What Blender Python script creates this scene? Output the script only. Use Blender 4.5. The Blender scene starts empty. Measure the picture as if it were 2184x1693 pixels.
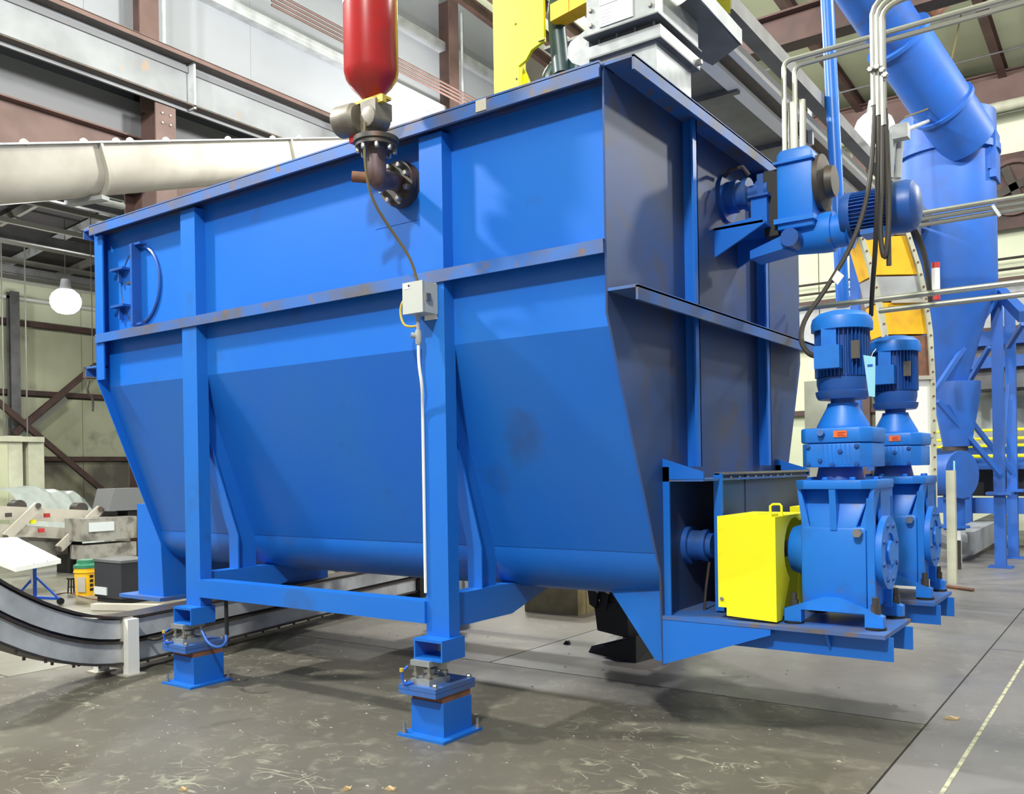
import bpy, bmesh, math, random
from mathutils import Vector, Matrix
random.seed(7)
R = math.radians
S = bpy.context.scene
COL = S.collection

# ------------------------------------------------------------------ camera
cd = bpy.data.cameras.new('camera'); cam = bpy.data.objects.new('camera', cd); COL.objects.link(cam)
cd.sensor_width = 36; cd.sensor_fit = 'HORIZONTAL'; cd.lens = 1893 * 36 / 2184
cd.shift_y = (1001 - 846.5) / 2184; cd.clip_end = 200
cam.matrix_world = Matrix.Translation((0, 0, 1.5)) @ Matrix.Rotation(R(35.7), 4, 'Z') @ Matrix.Rotation(R(90), 4, 'X') @ Matrix.Rotation(R(-0.93), 4, 'Z')
S.camera = cam

# ------------------------------------------------------------------ world, lights, exposure
w = bpy.data.worlds.new('world'); S.world = w; w.use_nodes = True
bg = w.node_tree.nodes['Background']; bg.inputs[0].default_value = (0.93, 0.96, 1, 1); bg.inputs[1].default_value = 0.32
S.view_settings.view_transform = 'Standard'; S.view_settings.look = 'None'
S.view_settings.exposure = 0.35; S.view_settings.gamma = 1; S.view_settings.use_curve_mapping = False

def area(name, loc, size, power, col=(1, 0.98, 0.94), tgt=None):
    l = bpy.data.lights.new(name, 'AREA'); l.shape = 'DISK'; l.size = size; l.energy = power; l.color = col
    o = bpy.data.objects.new(name, l); COL.objects.link(o); o.location = loc
    if tgt: o.rotation_euler = (Vector(tgt) - Vector(loc)).to_track_quat('-Z', 'Y').to_euler()
    return o
def bay(loc, power, r_=0.3, col=(1, 0.985, 0.94)):
    l = bpy.data.lights.new('bay_light', 'POINT'); l.shadow_soft_size = r_; l.energy = power; l.color = col
    o = bpy.data.objects.new('bay_light', l); COL.objects.link(o); o.location = loc
bay((-10.2, 0.2, 9.0), 3900)
bay((-0.4, -3.6, 8.8), 3000)
bay((1.8, 9.5, 8.4), 1500)
bay((-8.5, 10.5, 8.6), 1500)
bay((-20.5, 5.0, 6.3), 700)
bay((-12.5, 17.0, 8.4), 1200)
bay((-21.6, 11.2, 5.3), 250)
bay((4.0, 16.5, 8.2), 900)

# ------------------------------------------------------------------ materials
M = {}
def mat(name, col, rough=0.5, metal=0.0, c2=None, scale=3.0, lo=0.45, hi=0.7, c3=None, s3=18.0, lo3=0.6, hi3=0.72, bump=0.0, bs=40.0, emit=None, spec=None):
    m = bpy.data.materials.new(name); m.use_nodes = True; nt = m.node_tree; N = nt.nodes; L = nt.links
    b = N['Principled BSDF']
    b.inputs['Base Color'].default_value = (*col, 1); b.inputs['Roughness'].default_value = rough; b.inputs['Metallic'].default_value = metal
    if spec is not None: b.inputs['Specular IOR Level'].default_value = spec
    tc = N.new('ShaderNodeTexCoord'); last = None
    def layer(c_in, c_new, sc, a, z, det):
        n = N.new('ShaderNodeTexNoise'); n.inputs['Scale'].default_value = sc; n.inputs['Detail'].default_value = det
        L.new(tc.outputs['Object'], n.inputs['Vector'])
        r = N.new('ShaderNodeMapRange'); r.inputs[1].default_value = a; r.inputs[2].default_value = z
        L.new(n.outputs[0], r.inputs[0])
        x = N.new('ShaderNodeMix'); x.data_type = 'RGBA'; L.new(r.outputs[0], x.inputs[0])
        if c_in is None: x.inputs[6].default_value = (*col, 1)
        else: L.new(c_in, x.inputs[6])
        x.inputs[7].default_value = (*c_new, 1)
        return x.outputs[2]
    if c2: last = layer(None, c2, scale, lo, hi, 5)
    if c3: last = layer(last, c3, s3, lo3, hi3, 7)
    if last is not None: L.new(last, b.inputs['Base Color'])
    if bump:
        n = N.new('ShaderNodeTexNoise'); n.inputs['Scale'].default_value = bs; n.inputs['Detail'].default_value = 4
        L.new(tc.outputs['Object'], n.inputs['Vector'])
        u = N.new('ShaderNodeBump'); u.inputs['Strength'].default_value = bump; u.inputs['Distance'].default_value = 0.01
        L.new(n.outputs[0], u.inputs['Height']); L.new(u.outputs[0], b.inputs['Normal'])
    if emit:
        b.inputs['Emission Color'].default_value = (*emit[0], 1); b.inputs['Emission Strength'].default_value = emit[1]
    M[name] = m; return m
BL = (0.008, 0.135, 0.60)
mat('blue', BL, 0.36, 0, (0.014, 0.15, 0.56), 1.2, 0.4, 0.7, (0.03, 0.09, 0.28), 2.2, 0.62, 0.82, 0.04, 3)
mat('blue_dusty_shaded', (0.012, 0.062, 0.25), 0.5, 0, (0.05, 0.062, 0.10), 1.3, 0.35, 0.75, (0.07, 0.058, 0.055), 4, 0.55, 0.8)  # dust, plus the shade of the unlit end face darkened into the blue
mat('blue_edge', (0.03, 0.13, 0.46), 0.5, 0, (0.10, 0.10, 0.12), 3.5, 0.42, 0.68, (0.16, 0.11, 0.08), 12, 0.58, 0.7)
mat('blue_gear', (0.012, 0.19, 0.74), 0.42, 0, (0.02, 0.14, 0.5), 4, 0.5, 0.7, (0.12, 0.12, 0.13), 9, 0.66, 0.78)
mat('blue_motor', (0.015, 0.09, 0.38), 0.4, 0, (0.03, 0.07, 0.2), 6, 0.5, 0.7)
mat('blue_far', (0.018, 0.125, 0.54), 0.5, 0, (0.03, 0.10, 0.36), 2, 0.4, 0.7)
mat('yellow', (0.95, 0.88, 0.01), 0.5, 0, (0.8, 0.72, 0.03), 8, 0.6, 0.8)
mat('amber', (0.85, 0.46, 0.01), 0.55, 0, (0.6, 0.3, 0.02), 5, 0.5, 0.75)
mat('red', (0.36, 0.012, 0.014), 0.28, 0, (0.24, 0.02, 0.018), 4, 0.45, 0.7)
mat('red_faded', (0.45, 0.03, 0.03), 0.5)
mat('white', (0.82, 0.82, 0.8), 0.5)
mat('cream', (0.50, 0.47, 0.41), 0.4, 0, (0.39, 0.36, 0.31), 2, 0.4, 0.7)
mat('cream_green', (0.5, 0.51, 0.4), 0.6, 0, (0.36, 0.36, 0.28), 3, 0.4, 0.7)
mat('galv', (0.40, 0.425, 0.44), 0.4, 0.5, (0.33, 0.35, 0.37), 12, 0.4, 0.6)
mat('galv_dark', (0.17, 0.175, 0.18), 0.5, 0.3, (0.11, 0.11, 0.11), 3, 0.4, 0.7)
mat('greypaint', (0.42, 0.44, 0.46), 0.45, 0, (0.3, 0.31, 0.32), 3, 0.4, 0.7)
mat('boxgrey', (0.45, 0.47, 0.46), 0.5)
mat('conduit', (0.42, 0.42, 0.38), 0.35, 0.7)
mat('steel', (0.45, 0.43, 0.4), 0.35, 0.85)
mat('steel_dark', (0.075, 0.07, 0.065), 0.5, 0.5, (0.14, 0.08, 0.06), 12, 0.5, 0.7)
mat('rust', (0.22, 0.09, 0.05), 0.7, 0, (0.12, 0.07, 0.05), 12, 0.4, 0.7)
mat('pipe_brown', (0.12, 0.07, 0.06), 0.5, 0.3, (0.2, 0.16, 0.2), 8, 0.4, 0.7)
mat('brown', (0.085, 0.045, 0.038), 0.6, 0, (0.05, 0.03, 0.027), 2.5, 0.4, 0.7)
mat('brown_light', (0.14, 0.085, 0.075), 0.6, 0, (0.10, 0.06, 0.052), 2, 0.4, 0.7)
mat('green_dark', (0.012, 0.035, 0.04), 0.4, 0, (0.02, 0.06, 0.07), 6, 0.4, 0.7)
mat('black', (0.012, 0.012, 0.013), 0.5)
mat('deck', (0.62, 0.64, 0.66), 0.4, 0, (0.36, 0.37, 0.38), 4, 0.4, 0.75)
mat('grimy', (0.3, 0.29, 0.26), 0.6, 0, (0.12, 0.11, 0.1), 5, 0.45, 0.65)
mat('panel_grey', (0.15, 0.155, 0.165), 0.6)
mat('dull', (0.22, 0.2, 0.17), 0.5, 0.3, (0.14, 0.125, 0.11), 14, 0.4, 0.7)
mat('rubber', (0.028, 0.03, 0.038), 0.6, 0, (0.03, 0.03, 0.035), 6, 0.4, 0.7)
mat('cable', (0.045, 0.04, 0.035), 0.55)
mat('cable_yellow', (0.55, 0.4, 0.06), 0.5)
mat('cable_brown', (0.14, 0.11, 0.05), 0.5)
mat('wallpanel', (0.30, 0.315, 0.345), 0.6, 0, (0.275, 0.29, 0.32), 0.6, 0.4, 0.7)
mat('beamweb', (0.25, 0.262, 0.28), 0.55, 0, (0.17, 0.178, 0.19), 1.0, 0.4, 0.7, (0.3, 0.2, 0.12), 1.7, 0.66, 0.74)
mat('insul', (0.52, 0.54, 0.38), 0.8, 0, (0.36, 0.38, 0.25), 0.5, 0.35, 0.7, (0.14, 0.13, 0.1), 0.9, 0.62, 0.8, 0.3, 2)
mat('insul_dark', (0.12, 0.115, 0.09), 0.8, 0, (0.3, 0.3, 0.2), 0.9, 0.5, 0.7)
mat('insul_pale', (0.72, 0.76, 0.58), 0.8, 0, (0.6, 0.64, 0.46), 0.5, 0.35, 0.7, None, 2, 0.6, 0.8, 0.3, 2)
mat('ceil_pale', (0.56, 0.6, 0.42), 0.8, 0, (0.48, 0.52, 0.36), 0.4, 0.4, 0.7)
mat('ceil_dark', (0.035, 0.032, 0.036), 0.8, 0, (0.06, 0.053, 0.055), 0.5, 0.4, 0.7)
mat('purlin', (0.17, 0.17, 0.15), 0.5)
mat('tarp', (0.62, 0.68, 0.66), 0.35, 0, (0.5, 0.55, 0.54), 4, 0.4, 0.7, bump=0.6, bs=6)
mat('wood', (0.34, 0.27, 0.13), 0.7, 0, (0.22, 0.17, 0.08), 6, 0.4, 0.7)
mat('orange', (0.9, 0.18, 0.04), 0.5)
mat('tag_blue', (0.3, 0.66, 0.85), 0.5)
mat('label_grey', (0.6, 0.64, 0.66), 0.5)
mat('bucket_yellow', (0.9, 0.5, 0.02), 0.4)
mat('bucket_green', (0.03, 0.18, 0.1), 0.4)
mat('lamp', (1, 1, 1), 0.5, emit=((1, 1, 0.92), 9))
mat('tube_light', (1, 1, 1), 0.5, emit=((1, 1, 0.95), 6))
mat('leaf', (0.5, 0.36, 0.2), 0.7)
mat('mark_yellow', (0.5, 0.5, 0.34), 0.7, 0, (0.28, 0.27, 0.22), 14, 0.45, 0.6)
mat('blue_stand', (0.01, 0.1, 0.6), 0.4)
mat('nameplate', (0.09, 0.08, 0.075), 0.5)

def floor_mat(name, base, c2, streak, amt, rough):
    m = bpy.data.materials.new(name); m.use_nodes = True; nt = m.node_tree; N = nt.nodes; L = nt.links; b = N['Principled BSDF']
    tc = N.new('ShaderNodeTexCoord')
    def noise(sc, det, dist=0, vec=None, rough_=0.5):
        n = N.new('ShaderNodeTexNoise'); n.inputs['Scale'].default_value = sc; n.inputs['Detail'].default_value = det; n.inputs['Distortion'].default_value = dist; n.inputs['Roughness'].default_value = rough_
        L.new(vec or tc.outputs['Object'], n.inputs['Vector']); return n.outputs[0]
    def rng(s, a, z, t0=0, t1=1):
        r = N.new('ShaderNodeMapRange'); r.inputs[1].default_value = a; r.inputs[2].default_value = z; r.inputs[3].default_value = t0; r.inputs[4].default_value = t1; L.new(s, r.inputs[0]); return r.outputs[0]
    def mix(f, a, c):
        x = N.new('ShaderNodeMix'); x.data_type = 'RGBA'; L.new(f, x.inputs[0])
        if isinstance(a, tuple): x.inputs[6].default_value = (*a, 1)
        else: L.new(a, x.inputs[6])
        x.inputs[7].default_value = (*c, 1); return x.outputs[2]
    c = mix(rng(noise(0.55, 6, 0.6), 0.35, 0.7), base, c2)
    mp = N.new('ShaderNodeMapping'); mp.inputs['Rotation'].default_value = (0, 0, 0.5); mp.inputs['Scale'].default_value = (1, 2.2, 1); L.new(tc.outputs['Object'], mp.inputs[0])
    mp2 = N.new('ShaderNodeMapping'); mp2.inputs['Rotation'].default_value = (0, 0, -0.9); mp2.inputs['Scale'].default_value = (1, 2.6, 1); L.new(tc.outputs['Object'], mp2.inputs[0])
    def mul(a, d):
        x = N.new('ShaderNodeMath'); x.operation = 'MULTIPLY'; L.new(a, x.inputs[0])
        if isinstance(d, float): x.inputs[1].default_value = d
        else: L.new(d, x.inputs[1])
        return x.outputs[0]
    def absd(v, c0):
        a = N.new('ShaderNodeMath'); a.operation = 'SUBTRACT'; L.new(v, a.inputs[0]); a.inputs[1].default_value = c0
        d = N.new('ShaderNodeMath'); d.operation = 'ABSOLUTE'; L.new(a.outputs[0], d.inputs[0]); return d.outputs[0]
    z = rng(noise(0.7, 3), 0.45, 0.6)
    for vec, sc, wd in ((mp.outputs[0], 1.6, 0.007), (mp2.outputs[0], 2.1, 0.006), (None, 3.3, 0.008)):
        ln = rng(absd(noise(sc, 2, 0.9, vec), 0.5), 0.0, wd * 1.6, 1, 0)
        c = mix(mul(mul(mul(ln, rng(noise(6, 3), 0.45, 0.6)), z), amt), c, streak)
    c = mix(mul(rng(noise(7, 5, 0.5), 0.55, 0.75), 0.35 * amt), c, streak)
    c = mix(mul(rng(noise(22, 3), 0.7, 0.74), amt), c, (0.6, 0.58, 0.52))
    c = mix(mul(rng(noise(1.3, 5, 2.5), 0.6, 0.75), 0.45), c, tuple(v * 0.45 for v in base))
    L.new(c, b.inputs['Base Color'])
    L.new(rng(noise(1.1, 5), 0.3, 0.7, rough - 0.12, rough + 0.15), b.inputs['Roughness'])
    M[name] = m
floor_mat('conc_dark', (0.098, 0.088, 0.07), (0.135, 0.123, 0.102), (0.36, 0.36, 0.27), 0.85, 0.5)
floor_mat('conc_mid', (0.185, 0.165, 0.14), (0.13, 0.115, 0.095), (0.34, 0.33, 0.28), 0.6, 0.45)
floor_mat('conc_light', (0.20, 0.193, 0.195), (0.165, 0.152, 0.148), (0.36, 0.34, 0.32), 0.45, 0.4)
floor_mat('conc_green', (0.18, 0.176, 0.145), (0.15, 0.145, 0.12), (0.34, 0.33, 0.28), 0.5, 0.4)

# ------------------------------------------------------------------ geometry helpers
ROOT = {}
def bm_(): return bmesh.new()
def box(b, x0, y0, z0, x1, y1, z1):
    x0, x1 = sorted((x0, x1)); y0, y1 = sorted((y0, y1)); z0, z1 = sorted((z0, z1))
    v = [b.verts.new(p) for p in ((x0, y0, z0), (x1, y0, z0), (x1, y1, z0), (x0, y1, z0), (x0, y0, z1), (x1, y0, z1), (x1, y1, z1), (x0, y1, z1))]
    for f in ((3, 2, 1, 0), (4, 5, 6, 7), (0, 1, 5, 4), (1, 2, 6, 5), (2, 3, 7, 6), (3, 0, 4, 7)): b.faces.new([v[i] for i in f])
    return b
def hexa(b, bot, top):
    v = [b.verts.new(p) for p in list(bot) + list(top)]
    n = len(bot)
    b.faces.new(v[:n][::-1]); b.faces.new(v[n:])
    for i in range(n): b.faces.new((v[i], v[(i + 1) % n], v[n + (i + 1) % n], v[n + i]))
    bmesh.ops.recalc_face_normals(b, faces=b.faces); return b
def prism(b, pts, ax, a, c):
    """polygon pts in the plane normal to ax, extruded from a to c"""
    def q(p, t): return {'x': (t, p[0], p[1]), 'y': (p[0], t, p[1]), 'z': (p[0], p[1], t)}[ax]
    return hexa(b, [q(p, a) for p in pts], [q(p, c) for p in pts])
def frame(d):
    d = Vector(d).normalized(); u = Vector((0, 0, 1)) if abs(d.z) < 0.95 else Vector((1, 0, 0))
    s = d.cross(u).normalized(); return d, s, s.cross(d)
def ring(b, c, s, t, r, n, ph=0): return [b.verts.new(Vector(c) + s * (r * math.cos(ph + 2 * math.pi * i / n)) + t * (r * math.sin(ph + 2 * math.pi * i / n))) for i in range(n)]
def skin(b, rs, cap=True):
    for A, B in zip(rs, rs[1:]):
        n = len(A)
        for i in range(n): b.faces.new((A[i], A[(i + 1) % n], B[(i + 1) % n], B[i]))
    if cap: b.faces.new(rs[0][::-1]); b.faces.new(rs[-1])
    bmesh.ops.recalc_face_normals(b, faces=b.faces); return b
def cyl(b, p0, p1, r0, r1=None, n=20, ph=0):
    r1 = r0 if r1 is None else r1; d, s, t = frame(Vector(p1) - Vector(p0))
    return skin(b, [ring(b, p0, s, t, r0, n, ph), ring(b, p1, s, t, r1, n, ph)])
def lathe(b, base, ax, prof, n=28):
    """prof: list of (distance along ax, radius)"""
    d, s, t = frame(ax); base = Vector(base)
    return skin(b, [ring(b, base + d * h, s, t, max(r, 1e-4), n) for h, r in prof])
def tube(b, pts, r, n=8, sm=0):
    pts = [Vector(p) for p in pts]
    for _ in range(sm):
        q = [pts[0]]
        for A, B in zip(pts, pts[1:]): q += [A * .75 + B * .25, A * .25 + B * .75]
        pts = q + [pts[-1]]
    rs = []; s = None
    for i, p in enumerate(pts):
        d = (pts[min(i + 1, len(pts) - 1)] - pts[max(i - 1, 0)]).normalized()
        if s is None: _, s, t = frame(d)
        else: s = (s - d * s.dot(d)).normalized()
        rs.append(ring(b, p, s, d.cross(s), r, n))
    return skin(b, rs)
def sweep(b, pts, nrm, sec):
    """section sec [(across, up)] swept along pts; across is the fixed horizontal nrm"""
    pts = [Vector(p) for p in pts]; nrm = Vector(nrm).normalized(); rs = []
    for i, p in enumerate(pts):
        d = (pts[min(i + 1, len(pts) - 1)] - pts[max(i - 1, 0)]).normalized(); up = nrm.cross(d).normalized()
        if up.z < 0: up = -up
        rs.append([b.verts.new(p + nrm * a + up * h) for a, h in sec])
    return skin(b, rs)
def beam(b, p0, p1, wd, ht):
    d, s, t = frame(Vector(p1) - Vector(p0))
    c = [(-wd / 2, -ht / 2), (wd / 2, -ht / 2), (wd / 2, ht / 2), (-wd / 2, ht / 2)]
    return skin(b, [[b.verts.new(Vector(p) + s * x + t * y) for x, y in c] for p in (p0, p1)])
def ibeam(b, p0, p1, wd, ht, tf=0.03, tw=0.02):
    d, s, t = frame(Vector(p1) - Vector(p0)); h = ht / 2; w_ = wd / 2; a = tw / 2
    c = [(-w_, -h), (w_, -h), (w_, -h + tf), (a, -h + tf), (a, h - tf), (w_, h - tf), (w_, h), (-w_, h), (-w_, h - tf), (-a, h - tf), (-a, -h + tf), (-w_, -h + tf)]
    return skin(b, [[b.verts.new(Vector(p) + s * x + t * y) for x, y in c] for p in (p0, p1)])

def mesh_of(b, name, m, off, smooth=True, bev=0):
    ang = 14 if name in ('side_sheet', 'trough') else 35
    if bev:
        es = [e for e in b.edges if len(e.link_faces) == 2 and e.calc_face_angle(0) > 0.6]
        bmesh.ops.bevel(b, geom=es, offset=bev, segments=2, profile=0.5, affect='EDGES', clamp_overlap=True)
    if off is not None: bmesh.ops.translate(b, verts=b.verts, vec=-Vector(off))
    me = bpy.data.meshes.new(name); b.to_mesh(me); b.free(); me.materials.append(M[m])
    if smooth:
        for p in me.polygons: p.use_smooth = True
        me.set_sharp_from_angle(angle=R(ang))
    return me
def thing(name, label, cat, loc, group=None):
    o = bpy.data.objects.new(name, None); COL.objects.link(o); o.location = loc; o.empty_display_size = 0.1
    o['label'] = label; o['category'] = cat
    if group: o['group'] = group
    ROOT[o] = Vector(loc); return o
def part(name, b, m, par, label=None, bev=0, kind=None):
    off = ROOT[par]; o = bpy.data.objects.new(name, mesh_of(b, name, m, off, True, bev)); COL.objects.link(o); o.parent = par
    ROOT[o] = off
    if label: o['label'] = label
    if kind: o['kind'] = kind
    return o
def single(name, b, m, label, cat, group=None, bev=0):
    xs = [v.co for v in b.verts]; c = Vector((sum(v.x for v in xs) / len(xs), sum(v.y for v in xs) / len(xs), min(v.z for v in xs)))
    o = bpy.data.objects.new(name, mesh_of(b, name, m, c, True, bev)); COL.objects.link(o); o.location = c
    o['label'] = label; o['category'] = cat
    if group: o['group'] = group
    ROOT[o] = c; return o
def struct(name, b, m, par=None):
    off = ROOT[par] if par else Vector((0, 0, 0))
    o = bpy.data.objects.new(name, mesh_of(b, name, m, off)); COL.objects.link(o); ROOT[o] = off
    if par: o.parent = par
    else: o['kind'] = 'structure'
    return o
def dup(o, loc=None, par=None):
    c = o.copy(); COL.objects.link(c); c.parent = par
    if loc is not None: c.location = loc
    for ch in list(o.children): dup(ch, None, c)
    return c
BOLTS = {}
def bolts(par, pts, ax, r=0.012, h=0.012, m='steel', name='bolt', hexn=6):
    """identical bolt heads sharing one mesh"""
    key = (tuple(ax), r, h, m)
    if key not in BOLTS:
        b = bm_(); d = Vector(ax).normalized(); lathe(b, (0, 0, 0), ax, [(0, r), (h * .7, r), (h, r * .75)], hexn)
        BOLTS[key] = mesh_of(b, name, m, None, False)
    for p in pts:
        o = bpy.data.objects.new(name, BOLTS[key]); COL.objects.link(o); o.parent = par; o.location = Vector(p) - ROOT[par]

# ------------------------------------------------------------------ the room
b = bm_(); box(b, -32, -9, -0.3, 9, 26, -0.012); fl = struct('floor', b, 'rubber')
def slab(x0, y0, x1, y1, m, g=0.006):
    b = bm_(); box(b, x0 + g, y0 + g, -0.012, x1 - g, y1 - g, 0); struct('slab', b, m, fl)
XS = [-31.9, -24, -17, -11.5, -7.0]
for i in range(4):
    for y0, y1 in ((-8.9, 3.2), (3.2, 8.6), (8.6, 15), (15, 25.9)): slab(XS[i], y0, XS[i + 1], y1, 'conc_green' if i > 0 else 'conc_mid')
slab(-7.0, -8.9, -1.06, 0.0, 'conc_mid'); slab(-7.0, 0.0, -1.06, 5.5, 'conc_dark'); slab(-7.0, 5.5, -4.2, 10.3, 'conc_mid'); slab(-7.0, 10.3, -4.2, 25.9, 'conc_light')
slab(-4.2, 5.5, -1.06, 10.3, 'conc_light'); slab(-4.2, 10.3, -1.06, 25.9, 'conc_light')
slab(-1.06, -8.9, 3.0, 8.0, 'conc_light'); slab(-1.06, 8.0, 3.0, 25.9, 'conc_light'); slab(3.0, -8.9, 8.9, 8.0, 'conc_light'); slab(3.0, 8.0, 8.9, 25.9, 'conc_light')
b = bm_(); box(b, -0.795, 1.0, 0.0005, -0.775, 9.5, 0.002); struct('trim_1', b, 'mark_yellow')

# high partition wall between the bays (plane x = -15), panels above the crane runway
b = bm_(); box(b, -15.35, -6, 6.7, -15.25, 22, 7.9); wp = struct('wall_left', b, 'greypaint')
y = -6.0
while y < 22:
    y1 = min(y + 3.6, 22); b = bm_(); box(b, -15.32, y + .003, 7.9, -15.2, y1 - .003, 14.4); struct('panel', b, 'wallpanel', wp); y = y1
for z in (10.9, 12.6):
    b = bm_(); box(b, -15.2, -6, z, -14.98, 22, z + 0.22); struct('girt', b, 'greypaint', wp)
b = bm_(); box(b, -14.97, -6, 7.6, -14.9, 22, 8.31); struct('panel', b, 'panel_grey', wp)
b = bm_(); ibeam(b, (-14.95, -6, 7.15), (-14.95, 22, 7.15), 0.35, 0.95); struct('header_beam', b, 'brown_light', wp)

# low bay wall far left (plane x = -27.2) with insulation panels and girts
b = bm_(); box(b, -27.6, -6, -0.01, -27.3, 24, 7.6); wf = struct('wall_back', b, 'insul_dark')
for k, (z0, z1, m) in enumerate(((0.0, 1.95, 'insul_dark'), (2.1, 3.9, 'insul'), (4.1, 5.95, 'insul'), (6.2, 6.75, 'insul_pale'), (6.8, 7.3, 'insul_pale'))):
    y = -6.0
    while y < 24:
        y1 = min(y + 2.6, 24); b = bm_(); box(b, -27.3, y + .01, z0, -27.22 - 0.01 * random.random(), y1 - .01, z1); struct('panel', b, m, wf); y = y1
for z in (1.98, 3.95, 6.0):
    b = bm_(); box(b, -27.22, -6, z, -27.05, 24, z + 0.14); struct('girt', b, 'brown', wf)
b = bm_(); box(b, -27.22, -6, 6.72, -26.9, 24, 6.8); struct('girt', b, 'white', wf)
b = bm_(); box(b, -27.22, -6, 7.25, -26.8, 24, 7.33); struct('girt', b, 'white', wf)

# low bay ceiling
b = bm_(); hexa(b, [(-27.6, -6, 7.5), (-14.9, -6, 8.6), (-14.9, 24, 8.6), (-27.6, 24, 7.5)], [(-27.6, -6, 7.6), (-14.9, -6, 8.7), (-14.9, 24, 8.7), (-27.6, 24, 7.6)])
cl = struct('ceiling_low', b, 'ceil_dark')
for i in range(17):
    yy = -4 + 1.6 * i; b = bm_(); beam(b, (-27.2, yy, 7.38), (-15.6, yy, 8.38), 0.09, 0.2); struct('purlin', b, 'purlin' if i % 2 else 'greypaint', cl)
for i in range(8):
    xx = -26.3 + 1.45 * i; zz = 7.5 + (xx + 27.6) / 12.7 * 1.1 - 0.38; b = bm_(); beam(b, (xx, -6, zz), (xx, 24, zz), 0.1, 0.12); struct('joist', b, 'purlin', cl)
for i in range(3):
    xx = -24.5 + 3.6 * i; b = bm_(); ibeam(b, (xx, -6, 7.0), (xx, 24, 7.0), 0.14, 0.24); struct('beam', b, 'galv_dark', cl)

# far right wall (plane y = 22) : panels, girts, eave girder, windows
b = bm_(); box(b, -16, 22.12, 0, 9, 22.4, 10.1); box(b, -15.35, 22.12, 10.1, -7, 22.4, 14.2); wr = struct('wall_right', b, 'insul_dark')
for z0, z1, m in ((0.0, 2.7, 'insul_pale'), (2.75, 4.3, 'insul_pale'), (4.35, 5.3, 'greypaint'), (5.45, 7.2, 'insul_pale'), (7.25, 8.0, 'insul_dark'), (8.05, 9.15, 'insul_pale')):
    x = -16.0
    while x < 9:
        x1 = min(x + 1.9, 9); b = bm_(); box(b, x + .01, 22.0 + 0.02 * random.random(), z0, x1 - .01, 22.12, z1); struct('panel', b, m, wr); x = x1
for z in (2.7, 4.3, 5.35, 7.2, 8.0):
    b = bm_(); box(b, -16, 21.8, z, 9, 22.0, z + 0.12); struct('girt', b, 'brown', wr)
b = bm_(); ibeam(b, (-16, 21.6, 9.45), (9, 21.6, 9.45), 0.25, 0.75); struct('eave_girder', b, 'brown_light', wr)
b = bm_(); cyl(b, (-16, 21.2, 8.95), (9, 21.2, 8.95), 0.11, None, 12); struct('gutter_pipe', b, 'cream_green', wr)
for i, x in enumerate((-5.6, -5.0)):
    b = bm_(); box(b, x, 21.75, 0.0, x + .3, 21.95, 9.1); struct('column', b, 'brown_light', wr)
for z in (5.62, 5.85):
    b = bm_(); cyl(b, (-16, 21.7, z), (9, 21.7, z), 0.03, None, 6); struct('pipe_rail', b, 'steel_dark', wr)

# high bay ceiling
def ceil_z(y): return 10.0 + (22 - y) * 0.05
XC, XW, UP = -7.0, -15.35, 4.2
for nm, x0, x1, u0, u1 in (('ceiling', XC, 9, 0, 0), ('ceiling_side', XW, XC, UP, 0)):
    b = bm_(); q = [(x0, -8, ceil_z(-8) + u0), (x1, -8, ceil_z(-8) + u1), (x1, 22.3, ceil_z(22.3) + u1), (x0, 22.3, ceil_z(22.3) + u0)]
    hexa(b, q, [(a, c_, d_ + .1) for a, c_, d_ in q]); o = struct(nm, b, 'ceil_pale')
    if nm == 'ceiling': ch = o
for i in range(15):
    xx = -14.2 + 1.47 * i; up = max(0, (XC - xx) / (XC - XW)) * UP; b = bm_(); ibeam(b, (xx, 4, ceil_z(4) - .18 + up), (xx, 22, ceil_z(22) - .18 + up), 0.16, 0.3, 0.02, 0.02); struct('rafter', b, 'brown', ch)
for yy in (14.5, 16.4, 18.3, 20.2):
    b = bm_(); cyl(b, (-7, yy, ceil_z(yy) - .4), (9, yy, ceil_z(yy) - .4), 0.018, None, 6); struct('tie_rod', b, 'galv_dark', ch)
b = bm_(); ibeam(b, (-5.3, 13, 7.87), (9, 13, 7.87), 0.3, 0.5, 0.03, 0.02); box(b, -5.2, 12.95, 8.1, -5.1, 13.05, 10.4); box(b, 5.1, 12.95, 8.1, 5.2, 13.05, 10.4); single('roof_girder', b, 'brown', 'deep brown steel girder crossing under the pale ceiling', 'girder')

# columns of the partition
def column(y, lab, xs, top, upper):
    t = thing('steel_column', lab, 'column', (-14.6, y, 0))
    for k, (x0, x1, z0, z1, w_) in enumerate(((-15.18, -14.15, 0, top, .2), (-15.27, -14.7, top, 13.9, .19))):
        yy = y + (.06 if k else 0)
        b = bm_(); box(b, x0, yy - w_, z0, x0 + .03, yy + w_, z1); part('flange', b, 'brown', t)
        b = bm_(); box(b, x1 - .03, yy - w_, z0, x1, yy + w_, z1); part('flange', b, 'brown_light', t)  # lighter brown paints in the lit face; web and rear flange take shaded brown
        b = bm_(); box(b, x0 + .03, yy - .015, z0, x1 - .03, yy + .015, z1); part('web', b, 'brown', t)
    b = bm_(); cyl(b, (-14.65, y + .32, top), (-14.65, y + .32, 13.6), 0.035, None, 8); part('downpipe', b, 'greypaint', t)
    bolts(t, [(-14.15, y + dy, z) for dy in (-.08, .08) for z in (7.75, 7.92)], (1, 0, 0), .025, .03)
    return t
column(9.3, 'brown steel column behind the cream conveyor tube, bolts just below the girder', 0, 8.08, 0)
column(18.1, 'brown steel column between the red cylinder and the tall yellow guard', 0, 8.08, 0)
t = thing('crane_girder', 'long grey crane runway girder with rust stains, upper left', 'girder', (-14.15, 8, 8.2))
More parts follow.
